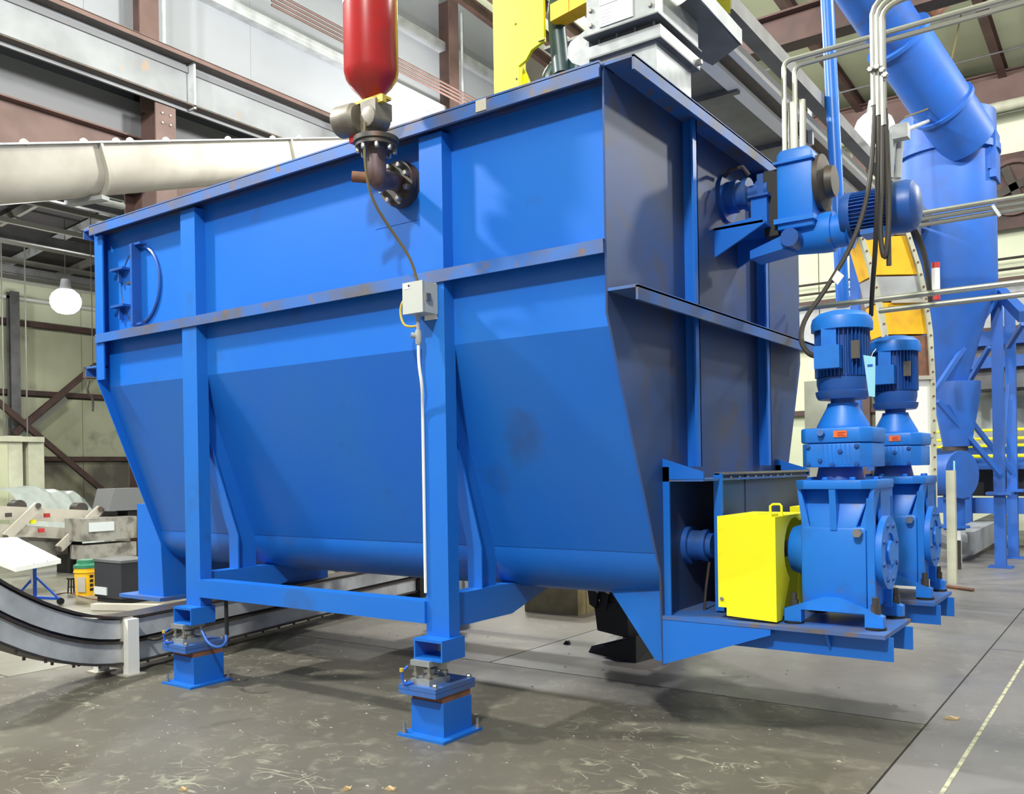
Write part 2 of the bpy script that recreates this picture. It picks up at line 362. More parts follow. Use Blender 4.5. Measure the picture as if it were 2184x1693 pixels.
b = bm_(); box(b, -14.17, -6, 8.1, -14.14, 21.4, 9.0); part('web', b, 'beamweb', t)
b = bm_(); box(b, -14.33, -6, 8.16, -13.95, 21.4, 8.19); part('bottom_flange', b, 'steel_dark', t)
b = bm_(); box(b, -14.42, -6, 9.0, -13.84, 21.4, 9.02); box(b, -13.86, -6, 8.93, -13.84, 21.4, 9.01); part('top_flange', b, 'brown_light', t)
b = bm_(); box(b, -14.3, -6, 8.96, -13.86, 21.4, 9.0); part('top_plate', b, 'steel_dark', t)
b = bm_(); box(b, -14.14, -6, 8.8, -14.1, 21.4, 8.9); part('splice_strip', b, 'panel_grey', t)
for yy in (-2, 1.8, 5.6, 9.75, 13.4, 17.2):
    b = bm_(); box(b, -14.14, yy, 8.12, -13.95, yy + .04, 8.96); part('stiffener', b, 'greypaint', t)
t = thing('pipe_bundle', 'bundle of thin brown conduits running past the far column', 'conduits', (-14.0, 14, 10.0))
for k in range(4):
    b = bm_(); cyl(b, (-13.9, 11.5, 10.98 - .09 * k), (-13.9, 22, 10.98 - .09 * k), 0.028, None, 6); part('conduit', b, 'brown_light', t)

# lamps
def lamp(loc, lab, ztop):
    t = thing('high_bay_lamp', lab, 'lamp', loc)
    x, y, z = loc
    b = bm_(); lathe(b, (x, y, z + .02), (0, 0, 1), [(0, .3), (.05, .3), (.28, .14), (.5, .1)], 20); part('housing', b, 'greypaint', t)
    b = bm_(); lathe(b, (x, y, z + .15), (0, 0, -1), [(-.1, .2), (0, .31), (.12, .36), (.24, .36), (.36, .31), (.46, .2), (.5, .04)], 20); part('lens', b, 'lamp', t)  # oversized glowing globe, the lamp's glare built into the lens shape
    b = bm_(); cyl(b, (x, y, z + .5), (x, y, ztop), .012, None, 6); part('hanger', b, 'steel_dark', t)
lamp((-4.217,18,7.963), 'glaring high bay lamp among the cables on the right', 10.15)
lamp((-22,11.573,5.921), 'glaring high bay lamp in the low bay on the left', 7.95)

# ------------------------------------------------------------------ the blue hopper
XN, XF, Y0, YC = -2.18, -6.85, 3.85, 5.34
def mir(y): return 2 * YC - y
H = thing('hopper', 'huge blue steel twin-screw hopper standing on load cell stands', 'hopper', (-4.5, YC, 0.4))
T = 0.012
def side(sg):
    """sheet, from the rim down to the tangent with the trough and round to its bottom"""
    f = (lambda y: y) if sg > 0 else mir
    pts = [(3.95, 3.46), (3.95, 2.22), (4.398, 1.035)]
    pts2 = [(4.68 - .28 * math.cos(R(a)), 1.035 - .27 * math.sin(R(a))) for a in range(0, 181, 10)]
    return [(f(y), z) for y, z in pts], [(f(y), z) for y, z in pts2]
def sheet(name, pts, m, th=T, x0=XF, x1=XN, bevel=0):
    b = bm_(); n = len(pts); inner = []
    for i, (y, z) in enumerate(pts):
        a = Vector(pts[max(i - 1, 0)]); c = Vector(pts[min(i + 1, n - 1)]); d = (c - a).normalized(); inner.append((y + (-d.y) * -th, z + d.x * -th))
    poly = list(pts) + inner[::-1]
    A = [b.verts.new((x0, *p)) for p in poly]; B = [b.verts.new((x1, *p)) for p in poly]; k = len(poly)
    for i in range(k): b.faces.new((A[i], A[(i + 1) % k], B[(i + 1) % k], B[i]))
    for V in (A, B):
        for i in range(n - 1): b.faces.new((V[i], V[i + 1], V[k - 2 - i], V[k - 1 - i]))
    bmesh.ops.recalc_face_normals(b, faces=b.faces)
    return part(name, b, m, H)
for sg in (1, -1):
    s1, s2 = side(sg)
    sheet('side_sheet', s1, 'blue'); sheet('trough', s2, 'blue', 0.01)
# weld seam in the upper sheet
b = bm_(); box(b, -4.655, 3.944, 2.23, -4.648, 3.951, 2.66); part('weld_seam', b, 'blue_dusty_shaded', H)
b = bm_(); box(b, XF, 3.9, 3.44, XN, mir(3.9), 3.46); part('top_cover', b, 'blue_dusty_shaded', H)
def endplate(x0, x1, m):
    h = [(3.85, 3.49), (3.85, 2.27), (4.39, 0.92), (4.41, 0.42)]
    pts = h + [(mir(y), z) for y, z in h[::-1]]
    b = bm_(); prism(b, pts, 'x', x0, x1); return part('end_plate', b, m, H)
endplate(XN, XN + .012, 'blue_dusty_shaded'); endplate(XF - .012, XF, 'blue')
# rims : long sides
for f in (lambda y: y, mir):
    b = bm_(); box(b, XF, f(3.80), 3.485, XN + .012, f(3.96), 3.5); box(b, XF, f(3.80), 3.42, XN + .012, f(3.812), 3.49); part('top_rim', b, 'blue_edge', H)
    b = bm_(); box(b, XF, f(3.84), 2.62, XN, f(3.95), 2.635); box(b, XF, f(3.835), 2.565, XN, f(3.847), 2.635); part('mid_rail', b, 'blue_edge', H)
for x0, x1 in ((XN, -2.0), (XF, -7.03)):
    s = 1 if x1 > x0 else -1
    b = bm_(); box(b, x0, 3.85, 3.49, x1, mir(3.85), 3.505); box(b, x1 - s * .012, 3.85, 3.43, x1, mir(3.85), 3.5); part('top_rim', b, 'blue_edge', H)
    b = bm_(); box(b, x0, 3.852, 2.375, x1 + .01 * 0, mir(3.852), 2.39); box(b, x1 - s * .012, 3.852, 2.315, x1, mir(3.852), 2.385); part('mid_rail', b, 'blue_edge', H)
# vertical stiffeners on both ends
for y in (4.76, 5.92):
    for z0, z1 in ((2.39, 3.49), (1.5, 2.375)):
        b = bm_(); box(b, XN + .012, y, z0, -2.085, y + .012, z1); box(b, -2.097, y - .06 + .012, z0, -2.085, y + .012, z1); part('stiffener', b, 'blue', H)
# bolting strip on the end flange of each far edge
for yy in (3.85, mir(3.85) - .012):
    b = bm_(); box(b, XF, yy, 2.27, XF + .1, yy + .012, 3.42); part('end_flange', b, 'blue', H)
# posts (square tube) with ribs, cross beams, channel feet
def post(x0, x1, near=True):
    f = (lambda y: y) if near else mir
    b = bm_(); box(b, x0, f(3.85), 0.555, x1, f(3.945), 3.42 if False else 3.415); p = part('post', b, 'blue_edge' if False else 'blue', H, bev=.008)
    b = bm_(); box(b, x0 + .005, f(3.86), 0.40, x1 - .005, f(4.03), 0.555)
    b.free()
    # rib following the slope : flat bar web with flange
    xm = (x0 + x1) / 2
    b = bm_(); prism(b, [(f(3.93), 2.24), (f(3.95), 2.22), (f(4.403), 1.02), (f(4.40), 0.78), (f(4.22), 0.78), (f(4.22), 1.04), (f(3.945), 1.86)], 'x', xm - .006, xm + .006); part('rib', b, 'blue', H)
    b = bm_(); prism(b, [(f(3.945), 1.86), (f(4.22), 1.04), (f(4.22), 0.78), (f(4.208), 0.78), (f(4.208), 1.04), (f(3.94), 1.84)], 'x', xm - .06, xm + .045); part('rib_flange', b, 'blue', H)
    # cross beam under the trough, tapering upward to the trough bottom
    b = bm_(); prism(b, [(f(3.93), 0.79), (f(4.45), 0.79), (f(4.98), 0.775), (f(4.98), 0.735), (f(4.5), 0.60), (f(3.93), 0.60)], 'x', x0 + .03, x1 - .03); part('cross_beam', b, 'blue', H)
    # channel foot (open box section) carried by the load cell
    xa, xb, ya, yb = x0 - .01, x1 + .03, f(3.75), f(3.95)
    b = bm_()
    box(b, xa, ya, 0.54, xb, yb, 0.555); box(b, xa, ya, 0.435, xb, yb, 0.447); box(b, xa, ya, 0.447, xa + .01, yb, 0.54); box(b, xb - .01, ya, 0.447, xb, yb, 0.54)
    part('channel_foot', b, 'blue', H)
post(-3.39, -3.22); post(-5.70, -5.53); post(-3.39, -3.22, False); post(-5.70, -5.53, False)
b = bm_(); box(b, -5.54, 3.83, 0.625, -3.385, 3.94, 0.75); part('bottom_beam', b, 'blue', H, bev=.01)
b = bm_(); box(b, -5.54, mir(3.83), 0.625, -3.385, mir(3.94), 0.75); part('bottom_beam', b, 'blue', H)
# discharge chute at the near end, with dark inside
b = bm_(); hexa(b, [(-2.24, 4.45, .43), (-2.19, 4.45, .43), (-2.19, 5.1, .43), (-2.24, 5.1, .43)], [(-2.60, 4.56, .81), (-2.19, 4.5, .81), (-2.19, 5.0, .81), (-2.60, 4.95, .81)]); part('discharge_chute', b, 'blue', H)
b = bm_(); box(b, -7.25, 4.42, .46, -6.86, 5.12, 1.25); part('end_chute', b, 'blue', H)
b = bm_(); box(b, -7.42, 4.34, .43, -6.80, 5.2, .46); part('chute_flange', b, 'blue_edge', H)
# upper sheet of left bay : round inspection ring with bar and clips
rg = [( -6.36 + .27 * math.cos(R(a)), 3.93, 2.98 + .30 * math.sin(R(a))) for a in range(-100, 101, 10)]
b = bm_(); tube(b, rg, 0.014, 6); part('hatch_ring', b, 'blue_motor', H)
rg = [( -6.36 + .27 * math.cos(R(a)), 3.94, 2.98 + .30 * math.sin(R(a))) for a in range(100, 261, 10)]
b = bm_(); tube(b, rg, 0.008, 6); part('hatch_ring', b, 'blue_dusty_shaded', H)
b = bm_(); box(b, -6.375, 3.86, 2.67, -6.35, 3.95, 3.29); part('hatch_bar', b, 'blue_motor', H)
for z in (3.12, 2.83):
    b = bm_(); box(b, -6.68, 3.87, z, -6.5, 3.95, z + .018); box(b, -6.62, 3.9, z - .09, -6.6, 3.95, z); part('hatch_clip', b, 'blue_motor', H)
b = bm_(); box(b, -6.47, 3.88, 2.99, -6.39, 3.95, 3.01); part('hatch_latch', b, 'steel_dark', H)
for z in (3.28, 2.66):
    b = bm_(); box(b, -6.42, 3.88, z, -6.27, 3.95, z + .018); part('hatch_clip', b, 'blue_motor', H)
# nozzle pad behind the pipe flange
b = bm_(); box(b, -3.83, 3.936, 2.98, -3.41, 3.948, 3.38); part('nozzle_pad', b, 'blue', H)
b = bm_(); box(b, -2.93, 3.795, 3.43, -2.86, 3.80, 3.492); part('tape_patch', b, 'cream', H, 'small cream tape patch on the rim')

# drive platforms on the near end
for dy in (0, 1.17):
    b = bm_(); box(b, XN + .012, 4.40 + dy, .67, -1.02, 4.955 + dy, .69); part('platform_plate', b, 'blue_edge', H)
    b = bm_(); prism(b, [(XN + .012, .668), (XN + .012, .425), (-1.57, .64), (-1.57, .668)], 'y', 4.402 + dy, 4.414 + dy); part('gusset', b, 'blue', H)
    for yy in (4.47, 4.82):
        b = bm_(); box(b, XN + .012, yy + dy, .555, -1.0 if yy < 4.6 else -.985, yy + dy + .012, .67); part('platform_beam', b, 'blue', H)
    b = bm_(); prism(b, [(4.41 + dy, .668), (4.47 + dy, .668), (4.47 + dy, .58)], 'x', -1.30, -1.288); part('gusset', b, 'blue', H)
b = bm_(); box(b, XN + .012, 4.955, .67, -1.93, 5.57, .69); part('platform_plate', b, 'blue_edge', H)
for yy in (4.43, 6.24):
    b = bm_(); prism(b, [(XN + .012, 1.545), (-1.93, 1.47), (-1.93, 1.43), (XN + .012, 1.43)], 'y', yy, yy + .012); part('gusset', b, 'blue', H)
    b = bm_(); box(b, XN + .012, yy, .69, XN + .05, yy + .012, 1.5); part('side_flange', b, 'blue', H)
b = bm_(); box(b, XN + .012, 4.43, 1.42, -1.93, 6.25, 1.432); part('frame_top', b, 'blue_edge', H)
b = bm_(); box(b, -1.955, 4.66, .70, -1.945, 6.24, 1.455); part('guard_sheet', b, 'blue_dusty_shaded', H)
b = bm_(); box(b, -1.965, 4.645, .70, -1.915, 4.66, 1.46); part('guard_angle', b, 'blue', H)
b = bm_(); box(b, -1.96, 4.645, 1.452, -1.93, 6.24, 1.465); part('guard_angle', b, 'steel', H)
b = bm_(); box(b, -1.944, 5.06, .70, -1.941, 5.064, 1.45); part('sheet_joint', b, 'black', H)
bolts(H, [(-1.945, 4.70 + .13 * k, 1.43) for k in range(10)], (1, 0, 0), .013, .012)
for yc in (4.75, 5.93):
    b = bm_(); lathe(b, (XN + .012, yc, 1.05), (1, 0, 0), [(0, .11), (.03, .11), (.03, .085), (.1, .085), (.1, .092), (.13, .092), (.13, .07), (.16, .07)], 24); part('bearing', b, 'blue_motor', H)
    b = bm_(); cyl(b, (-1.98, yc, 1.05), (-1.6, yc, 1.05), .045); part('shaft', b, 'rust', H)
    b = bm_(); tube(b, [(-2.02, yc - .05, .96), (-2.04, yc - .06, .8), (-2.05, yc - .06, .69)], .008, 6); part('grease_line', b, 'steel_dark', H)

# load cell stands
def stand(x, y, lab):
    t = thing('load_cell_stand', lab, 'stand', (x, y, 0), 'load cell stands under the hopper posts')
    b = bm_(); box(b, x - .17, y - .19, 0, x + .17, y + .16, .016); part('base_plate', b, 'blue', t)
    b = bm_(); box(b, x - .12, y - .125, .016, x + .12, y + .125, .205); part('pedestal', b, 'blue', t, bev=.006)
    b = bm_(); box(b, x - .115, y - .12, .205, x + .115, y + .12, .243); part('band', b, 'rust', t, 'rusty bare steel band')
    for z in (.243, .271):
        b = bm_(); box(b, x - .155, y - .19, z, x + .12, y + .16, z + .026); part('cap_plate', b, 'blue_edge', t)
    b = bm_(); box(b, x - .09, y - .16, .297, x + .05, y + .02, .33); part('lower_block', b, 'galv', t)
    b = bm_(); box(b, x - .09, y - .16, .405, x + .05, y + .02, .435); part('upper_block', b, 'galv', t)
    b = bm_(); lathe(b, (x - .02, y - .07, .33), (0, 0, 1), [(0, .05), (.015, .05), (.02, .035), (.05, .045), (.06, .03), (.075, .03)], 18); part('load_cell', b, 'steel', t)
    for dx, dy in ((-.07, -.14), (.03, -.14), (-.07, 0), (.03, 0)):
        b = bm_(); cyl(b, (x + dx, y + dy, .33), (x + dx, y + dy, .405), .009, None, 8); r_ = part('rod', b, 'steel', t)
        b = bm_(); cyl(b, (x + dx, y + dy, .345), (x + dx, y + dy, .36), .019, None, 6); part('nut', b, 'steel', r_)
    for dx, dy in ((-.15, .14), (.15, .14), (-.14, -.165)):
        b = bm_(); cyl(b, (x + dx, y + dy, .016), (x + dx, y + dy, .07), .009, None, 8); a_ = part('anchor_bolt', b, 'steel', t)
        b = bm_(); cyl(b, (x + dx, y + dy, .016), (x + dx, y + dy, .03), .018, None, 6); part('nut', b, 'steel', a_)
    bolts(t, [(x + dx, y + dy, .297) for dx in (-.13, .095) for dy in (-.165, .135)], (0, 0, 1), .016, .02)
    b = bm_(); tube(b, [(x - .1, y - .17, .4), (x - .12, y - .2, .37), (x - .12, y - .2, .33), (x - .1, y - .2, .3), (x - .06, y - .17, .31)], .007, 6, 2); c_ = part('cable', b, 'blue_stand', t)
    b = bm_(); cyl(b, (x - .12, y - .2, .37), (x - .12, y - .2, .39), .012, None, 8); part('gland', b, 'cable_yellow', c_)
    return t
st = stand(-3.32, 3.89, 'blue load cell stand nearest the camera, under the front right post')
for (x, y), lab in zip(((-5.62, 3.89), (-3.32, 6.79), (-5.62, 6.79)), ('blue load cell stand under the left post beside the curved grey conveyor', 'blue load cell stand deep under the hopper, behind the nearest stand', 'blue load cell stand behind the hopper at the far left post')):
    c = dup(st, (x, y, 0)); c['label'] = lab

# gear motors standing on the platforms
GX, GY = -1.29, 4.75
def gearmotor(lab):
    t = thing('gearmotor', lab, 'gearmotor', (GX, GY, .69), 'gear motors driving the twin screws')
    x, y = GX, GY
    b = bm_(); hexa(b, [(x - .17, y - .2, .76), (x + .155, y - .2, .76), (x + .155, y + .2, .76), (x - .17, y + .2, .76)], [(x - .17, y - .2, 1.19), (x + .155, y - .2, 1.19), (x + .155, y + .2, 1.19), (x - .17, y + .2, 1.19)]); gh = part('gear_housing', b, 'blue_gear', t, bev=.02)
    # flared upper neck with two pockets and a centre rib
    b = bm_(); hexa(b, [(x - .12, y - .2, 1.175), (x + .105, y - .2, 1.175), (x + .105, y + .19, 1.175), (x - .12, y + .19, 1.175)], [(x - .18, y - .11, 1.375), (x + .165, y - .11, 1.375), (x + .165, y + .2, 1.375), (x - .18, y + .2, 1.375)]); part('neck', b, 'blue_gear', t, bev=.012)
    for sx in (-1, 1):
        b = bm_(); hexa(b, [(x + sx * .16, y - .19, 1.17), (x + sx * .12, y - .19, 1.17), (x + sx * .12, y + .19, 1.17), (x + sx * .16, y + .19, 1.17)], [(x + sx * .19, y - .17, 1.375), (x + sx * .172, y - .17, 1.375), (x + sx * .172, y + .19, 1.375), (x + sx * .19, y + .19, 1.375)]); box(b, x + sx * .175, y - .05, 1.2, x + sx * .19, y + .2, 1.375); part('neck_wing', b, 'blue_gear', t)
    b = bm_(); prism(b, [(y - .225, 1.375), (y - .19, 1.375), (y - .1, 1.17), (y - .205, 1.17), (y - .215, 1.3)], 'x', x - .016, x + .016); part('centre_rib', b, 'blue_gear', t)
    b = bm_(); prism(b, [(x - .2, y - .16), (x - .14, y - .23), (x + .14, y - .23), (x + .2, y - .16), (x + .2, y + .19), (x + .14, y + .23), (x - .14, y + .23), (x - .2, y + .16)], 'z', 1.375, 1.42); fg = part('top_flange', b, 'blue_gear', t, bev=.005)
    bolts(fg, [(x + .17 * math.cos(a), y + .19 * math.sin(a), 1.42) for a in [R(30 + 45 * k) for k in range(8)]], (0, 0, 1), .015, .015, 'blue_gear')
    # horizontal output hubs
    b = bm_(); lathe(b, (x - .17, y, 1.05), (-1, 0, 0), [(0, .15), (.01, .15), (.045, .135), (.09, .12), (.1, .1)], 28); part('side_hub', b, 'blue_gear', t)
    b = bm_(); lathe(b, (x + .155, y, 1.05), (1, 0, 0), [(0, .15), (.03, .15), (.035, .185), (.065, .185), (.065, .1), (.055, .1), (.055, .06), (.075, .06), (.075, .02)], 32); of = part('output_flange', b, 'blue_gear', t)
    bolts(of, [(x + .22, y + .145 * math.cos(a), 1.05 + .145 * math.sin(a)) for a in [R(45 * k + 20) for k in range(8)]], (1, 0, 0), .014, .01, 'blue_motor')
    # arched feet
    for yy in (y - .235, y + .175):
        b = bm_(); prism(b, [(x - .245, .70), (x - .16, .70), (x - .16, .765), (x + .15, .765), (x + .15, .70), (x + .235, .70), (x + .235, .755), (x + .03, .835), (x - .05, .835), (x - .245, .765)], 'y', yy, yy + .06)
        f_ = part('foot', b, 'blue_gear', t)
        for dx in (-.205, .195):
            b = bm_(); cyl(b, (x + dx, yy + .03, .69), (x + dx, yy + .03, .702), .05, None, 16); part('pad', b, 'black', f_)
            b = bm_(); cyl(b, (x + dx, yy + .03, .755), (x + dx, yy + .03, .81), .024, None, 6); cyl(b, (x + dx, yy + .03, .81), (x + dx, yy + .03, .845), .016, None, 10); part('foot_bolt', b, 'steel_dark', f_)
    b = bm_(); cyl(b, (x + .12, y - .2, 1.16), (x + .12, y - .24, 1.16), .022, None, 6); part('plug', b, 'steel', t)
    b = bm_(); box(b, x + .155, y - .19, .75, x + .19, y - .16, 1.33); part('cast_rib', b, 'blue_gear', t)
    b = bm_(); box(b, x + .155, y + .15, .75, x + .19, y + .19, 1.33); part('cast_rib', b, 'blue_gear', t)
    # second stage gear case
    b = bm_(); lathe(b, (x - .02, y, 1.42), (0, 0, 1), [(0, .12), (.07, .105)], 24); part('collar', b, 'blue_motor', t)
    o8 = [(-.165, -.12), (-.13, -.17), (.13, -.17), (.18, -.12), (.18, .14), (.13, .18), (-.13, .18), (-.165, .14)]
    xs = x - .01
    b = bm_(); prism(b, [(xs + px, y + py) for px, py in o8], 'z', 1.485, 1.605); gc = part('gear_case', b, 'blue_gear', t, bev=.006)
    bolts(gc, [(xs + dx, y - .172, z) for dx, z in ((-.12, 1.5), (0, 1.497), (.12, 1.5), (-.12, 1.59), (.12, 1.59), (.04, 1.565), (-.06, 1.52))], (0, -1, 0), .012, .01, 'blue_motor')
    for k in range(7):
        b = bm_(); box(b, xs - .05 + .022 * k, y - .173, 1.5, xs - .044 + .022 * k, y - .168, 1.6); part('case_fin', b, 'blue_gear', gc)
    b = bm_(); prism(b, [(xs + px * 1.04, y + py * 1.04) for px, py in o8], 'z', 1.608, 1.685); gt = part('gear_cover', b, 'blue_gear', t, bev=.012)
    b = bm_(); box(b, xs + .01, y - .182, 1.635, xs + .075, y - .1765, 1.668); part('warning_label', b, 'orange', gt, 'orange warning label')
    for k in range(3):
        b = bm_(); box(b, xs + .03, y - .184, 1.641 + .008 * k, xs + (.07 - .01 * (k % 2)), y - .182, 1.644 + .008 * k); part('label_line', b, 'red_faded', gt)
    b = bm_(); cyl(b, (xs - .05, y - .175, 1.65), (xs - .05, y - .2, 1.66), .018, None, 8); part('breather', b, 'blue_motor', gt)
    # bell and motor
    b = bm_(); lathe(b, (x, y, 1.685), (0, 0, 1), [(0, .13), (.015, .13), (.11, .08), (.13, .075)], 24); part('bell', b, 'blue_gear', t)
    b = bm_(); lathe(b, (x, y, 1.815), (0, 0, 1), [(0, .06), (.02, .06), (.02, .12), (.035, .13), (.06, .135), (.065, .12), (.1, .128), (.13, .128)], 28); part('motor_flange', b, 'blue_motor', t)
    b = bm_(); cyl(b, (x, y, 1.945), (x, y, 2.21), .112, None, 28); mt = part('motor_body', b, 'blue_motor', t)
    b = bm_()
    for k in range(40):
        a = 2 * math.pi * k / 40; c_, s_ = math.cos(a), math.sin(a)
        p = [(x + c_ * r - s_ * q, y + s_ * r + c_ * q) for r, q in ((.11, -.003), (.136, -.002), (.136, .002), (.11, .003))]
        prism(b, p, 'z', 1.95, 2.205)
    o = part('fin_ring', b, 'blue_motor', mt); o['kind'] = 'stuff'
    b = bm_(); lathe(b, (x, y, 2.19), (0, 0, 1), [(0, .152), (.035, .153), (.065, .145), (.09, .115), (.102, .07), (.105, .01)], 32); part('fan_cowl', b, 'blue_gear', mt)
    b = bm_(); box(b, x - .09, y - .185, 1.985, x + .035, y - .11, 2.10); part('terminal_box', b, 'blue_gear', mt, bev=.01)
    b = bm_(); box(b, x - .065, y - .142, 2.1, x + .01, y - .12, 2.195); part('air_duct', b, 'blue_gear', mt)
    b = bm_(); box(b, x + .078, y - .128, 2.03, x + .115, y - .1, 2.12); part('rating_plate', b, 'nameplate', mt, 'dull metal rating plate')
    return t
g1 = gearmotor('nearer blue vertical gear motor with an orange warning label, beside the yellow guard')
g2 = dup(g1, (GX, GY + 1.17, .69)); g2['label'] = 'farther blue vertical gear motor partly hidden behind the nearer one'
# pale blue tag tied between the motors
P4 = [Vector((-1.139,4.66,1.838)), Vector((-1.11,4.66,1.833)), Vector((-1.105,4.66,2.032)), Vector((-1.163,4.66,2.047))]
b = bm_(); hexa(b, P4, [p + Vector((0, .003, 0)) for p in P4])
tg = single('paper_tag', b, 'tag_blue', 'pale blue paper tag hanging between the two motors', 'tag')
b = bm_(); box(b, P4[3].x + .02, 4.656, P4[3].z - .06, P4[3].x + .045, 4.659, P4[3].z - .05); part('tag_print', b, 'blue_stand', tg)
b = bm_(); tube(b, [(-1.125,4.66,2.031), (-1.116,4.66,2.054), (-1.111,4.7,2.076)], .002, 5); part('string', b, 'white', tg)

# yellow coupling guards
def guard(dy, lab):
    t = thing('coupling_guard', lab, 'machine guard', (-1.7, 4.7 + dy, .7), 'yellow coupling guards')
    b = bm_(); prism(b, [(-1.865, 1.235), (-1.865, .755), (-1.82, .755), (-1.82, .712), (-1.553, .70), (-1.553, 1.235)], 'y', 4.45 + dy, 4.456 + dy); part('front_plate', b, 'yellow', t)
    b = bm_(); box(b, -1.865, 4.456 + dy, 1.229, -1.553, 4.98 + dy, 1.235); part('top_plate', b, 'yellow', t)
    b = bm_(); prism(b, [(4.456 + dy, 1.229), (4.456 + dy, .70), (4.53 + dy, .70)] + [(4.75 + dy - .17 * math.cos(R(a)), 1.05 + .17 * math.sin(R(a))) for a in range(-60, 241, 15)][::1][:13] + [(4.98 + dy, 1.229)], 'x', -1.559, -1.553)
    part('side_plate', b, 'yellow', t)
    b = bm_(); box(b, -1.865, 4.974 + dy, .70, -1.553, 4.98 + dy, 1.23); part('back_plate', b, 'yellow', t)
    b = bm_(); box(b, -1.72, 4.46 + dy, 1.235, -1.575, 4.56 + dy, 1.248); part('inspection_lid', b, 'yellow', t)
    b = bm_(); tube(b, [(-1.63, 4.6 + dy, 1.235), (-1.63, 4.6 + dy, 1.285), (-1.615, 4.6 + dy, 1.295), (-1.58, 4.6 + dy, 1.295), (-1.57, 4.6 + dy, 1.285), (-1.57, 4.6 + dy, 1.235)], .007, 6); part('handle', b, 'yellow', t)
    bolts(t, [(-1.845, 4.45 + dy, .80)], (0, -1, 0), .011, .01)
    return t
guard(0, 'bright yellow sheet guard over the coupling beside the nearer gear motor')
guard(1.17, 'yellow guard of the farther drive, hidden behind the nearer one')

# upper agitator drive
t = thing('agitator_drive', 'blue gearbox and horizontal motor on brackets high on the hopper end', 'gearmotor', (-1.7, 5.4, 2.8))
b = bm_(); lathe(b, (XN + .012, 5.4, 3.2), (1, 0, 0), [(0, .15), (.02, .15), (.02, .1), (.09, .1), (.09, .085), (.13, .085), (.13, .1), (.16, .1), (.16, .05), (.36, .05)], 24); part('shaft_bearing', b, 'blue_motor', t)
b = bm_(); tube(b, [(-2.13, 5.28, 3.3), (-2.08, 5.26, 3.33), (-2.0, 5.26, 3.33), (-1.97, 5.28, 3.28)], .012, 6); part('grease_line', b, 'steel_dark', t)
b = bm_(); box(b, -1.97, 5.3, 2.97, -1.87, 5.5, 3.14); part('pedestal', b, 'blue', t)
b = bm_(); box(b, -1.985, 5.28, 3.14, -1.855, 5.52, 3.155); lathe(b, (-1.96, 5.4, 3.2), (1, 0, 0), [(0, .07), (.08, .07)], 16); box(b, -1.94, 5.33, 3.155, -1.9, 5.47, 3.29); part('pillow_block', b, 'blue_motor', t)
for yy in (5.2, 5.58):
    b = bm_(); prism(b, [(XN + .012, 2.97), (-1.87, 3.0), (-1.85, 2.95), (XN + .012, 2.79)], 'y', yy, yy + .015); part('bracket_arm', b, 'blue', t)
b = bm_(); box(b, XN + .012, 5.2, 2.955, -1.86, 5.6, 2.97); part('bracket_shelf', b, 'blue', t)
b = bm_(); hexa(b, [(XN + .2, 5.3, 2.77), (-1.78, 5.3, 2.80), (-1.72, 5.5, 2.80), (XN + .2, 5.5, 2.77)], [(XN + .2, 5.3, 2.82), (-1.72, 5.3, 2.90), (-1.70, 5.5, 2.90), (XN + .2, 5.5, 2.82)]); part('torque_arm', b, 'blue', t)
b = bm_(); lathe(b, (-1.73, 5.28, 2.86), (0, 1, 0), [(0, .055), (.2, .055)], 18); part('torque_bush', b, 'blue_motor', t)
b = bm_(); prism(b, [(-1.815, 2.92), (-1.60, 2.92), (-1.60, 3.37), (-1.63, 3.40), (-1.79, 3.40), (-1.815, 3.37)], 'y', 5.32, 5.62); gb = part('gear_case', b, 'blue_gear', t, bev=.01)
b = bm_(); box(b, -1.83, 5.30, 3.315, -1.59, 5.64, 3.33); part('case_rib', b, 'blue_gear', gb)
b = bm_(); box(b, -1.83, 5.30, 2.955, -1.59, 5.64, 2.985); part('case_rib', b, 'blue_gear', gb)
b = bm_(); lathe(b, (-1.6, 5.47, 3.2), (1, 0, 0), [(0, .17), (.03, .17), (.05, .1), (.09, .09)], 24); part('case_cap', b, 'steel_dark', gb)
b = bm_(); box(b, -1.90, 5.34, 2.9, -1.815, 5.6, 3.3); part('shrink_disc_cover', b, 'black', gb)
b = bm_(); lathe(b, (-1.82, 5.48, 2.9), (1, 0, 0), [(0, .1), (.24, .12), (.3, .12), (.3, .1), (.38, .1), (.4, .12)], 24); part('adapter', b, 'blue_gear', t)
b = bm_(); lathe(b, (-1.46, 5.46, 2.97), (1, 0, 0), [(0, .125), (.03, .135), (.06, .135), (.06, .105), (.28, .105)], 28); mm = part('motor_body', b, 'blue_motor', t)
b = bm_()
for k in range(36):
    a = 2 * math.pi * k / 36; c_, s_ = math.cos(a), math.sin(a)
    prism(b, [(5.46 + c_ * r - s_ * q, 2.97 + s_ * r + c_ * q) for r, q in ((.1, -.003), (.13, -.002), (.13, .002), (.1, .003))], 'x', -1.40, -1.19)
o = part('fin_ring', b, 'blue_motor', mm); o['kind'] = 'stuff'
b = bm_(); lathe(b, (-1.195, 5.46, 2.97), (1, 0, 0), [(0, .145), (.09, .148), (.125, .138), (.15, .1), (.155, .02)], 28); part('fan_cowl', b, 'blue_motor', mm)
b = bm_(); box(b, -1.35, 5.38, 2.83, -1.2, 5.54, 2.86); part('foot', b, 'blue_gear', mm)

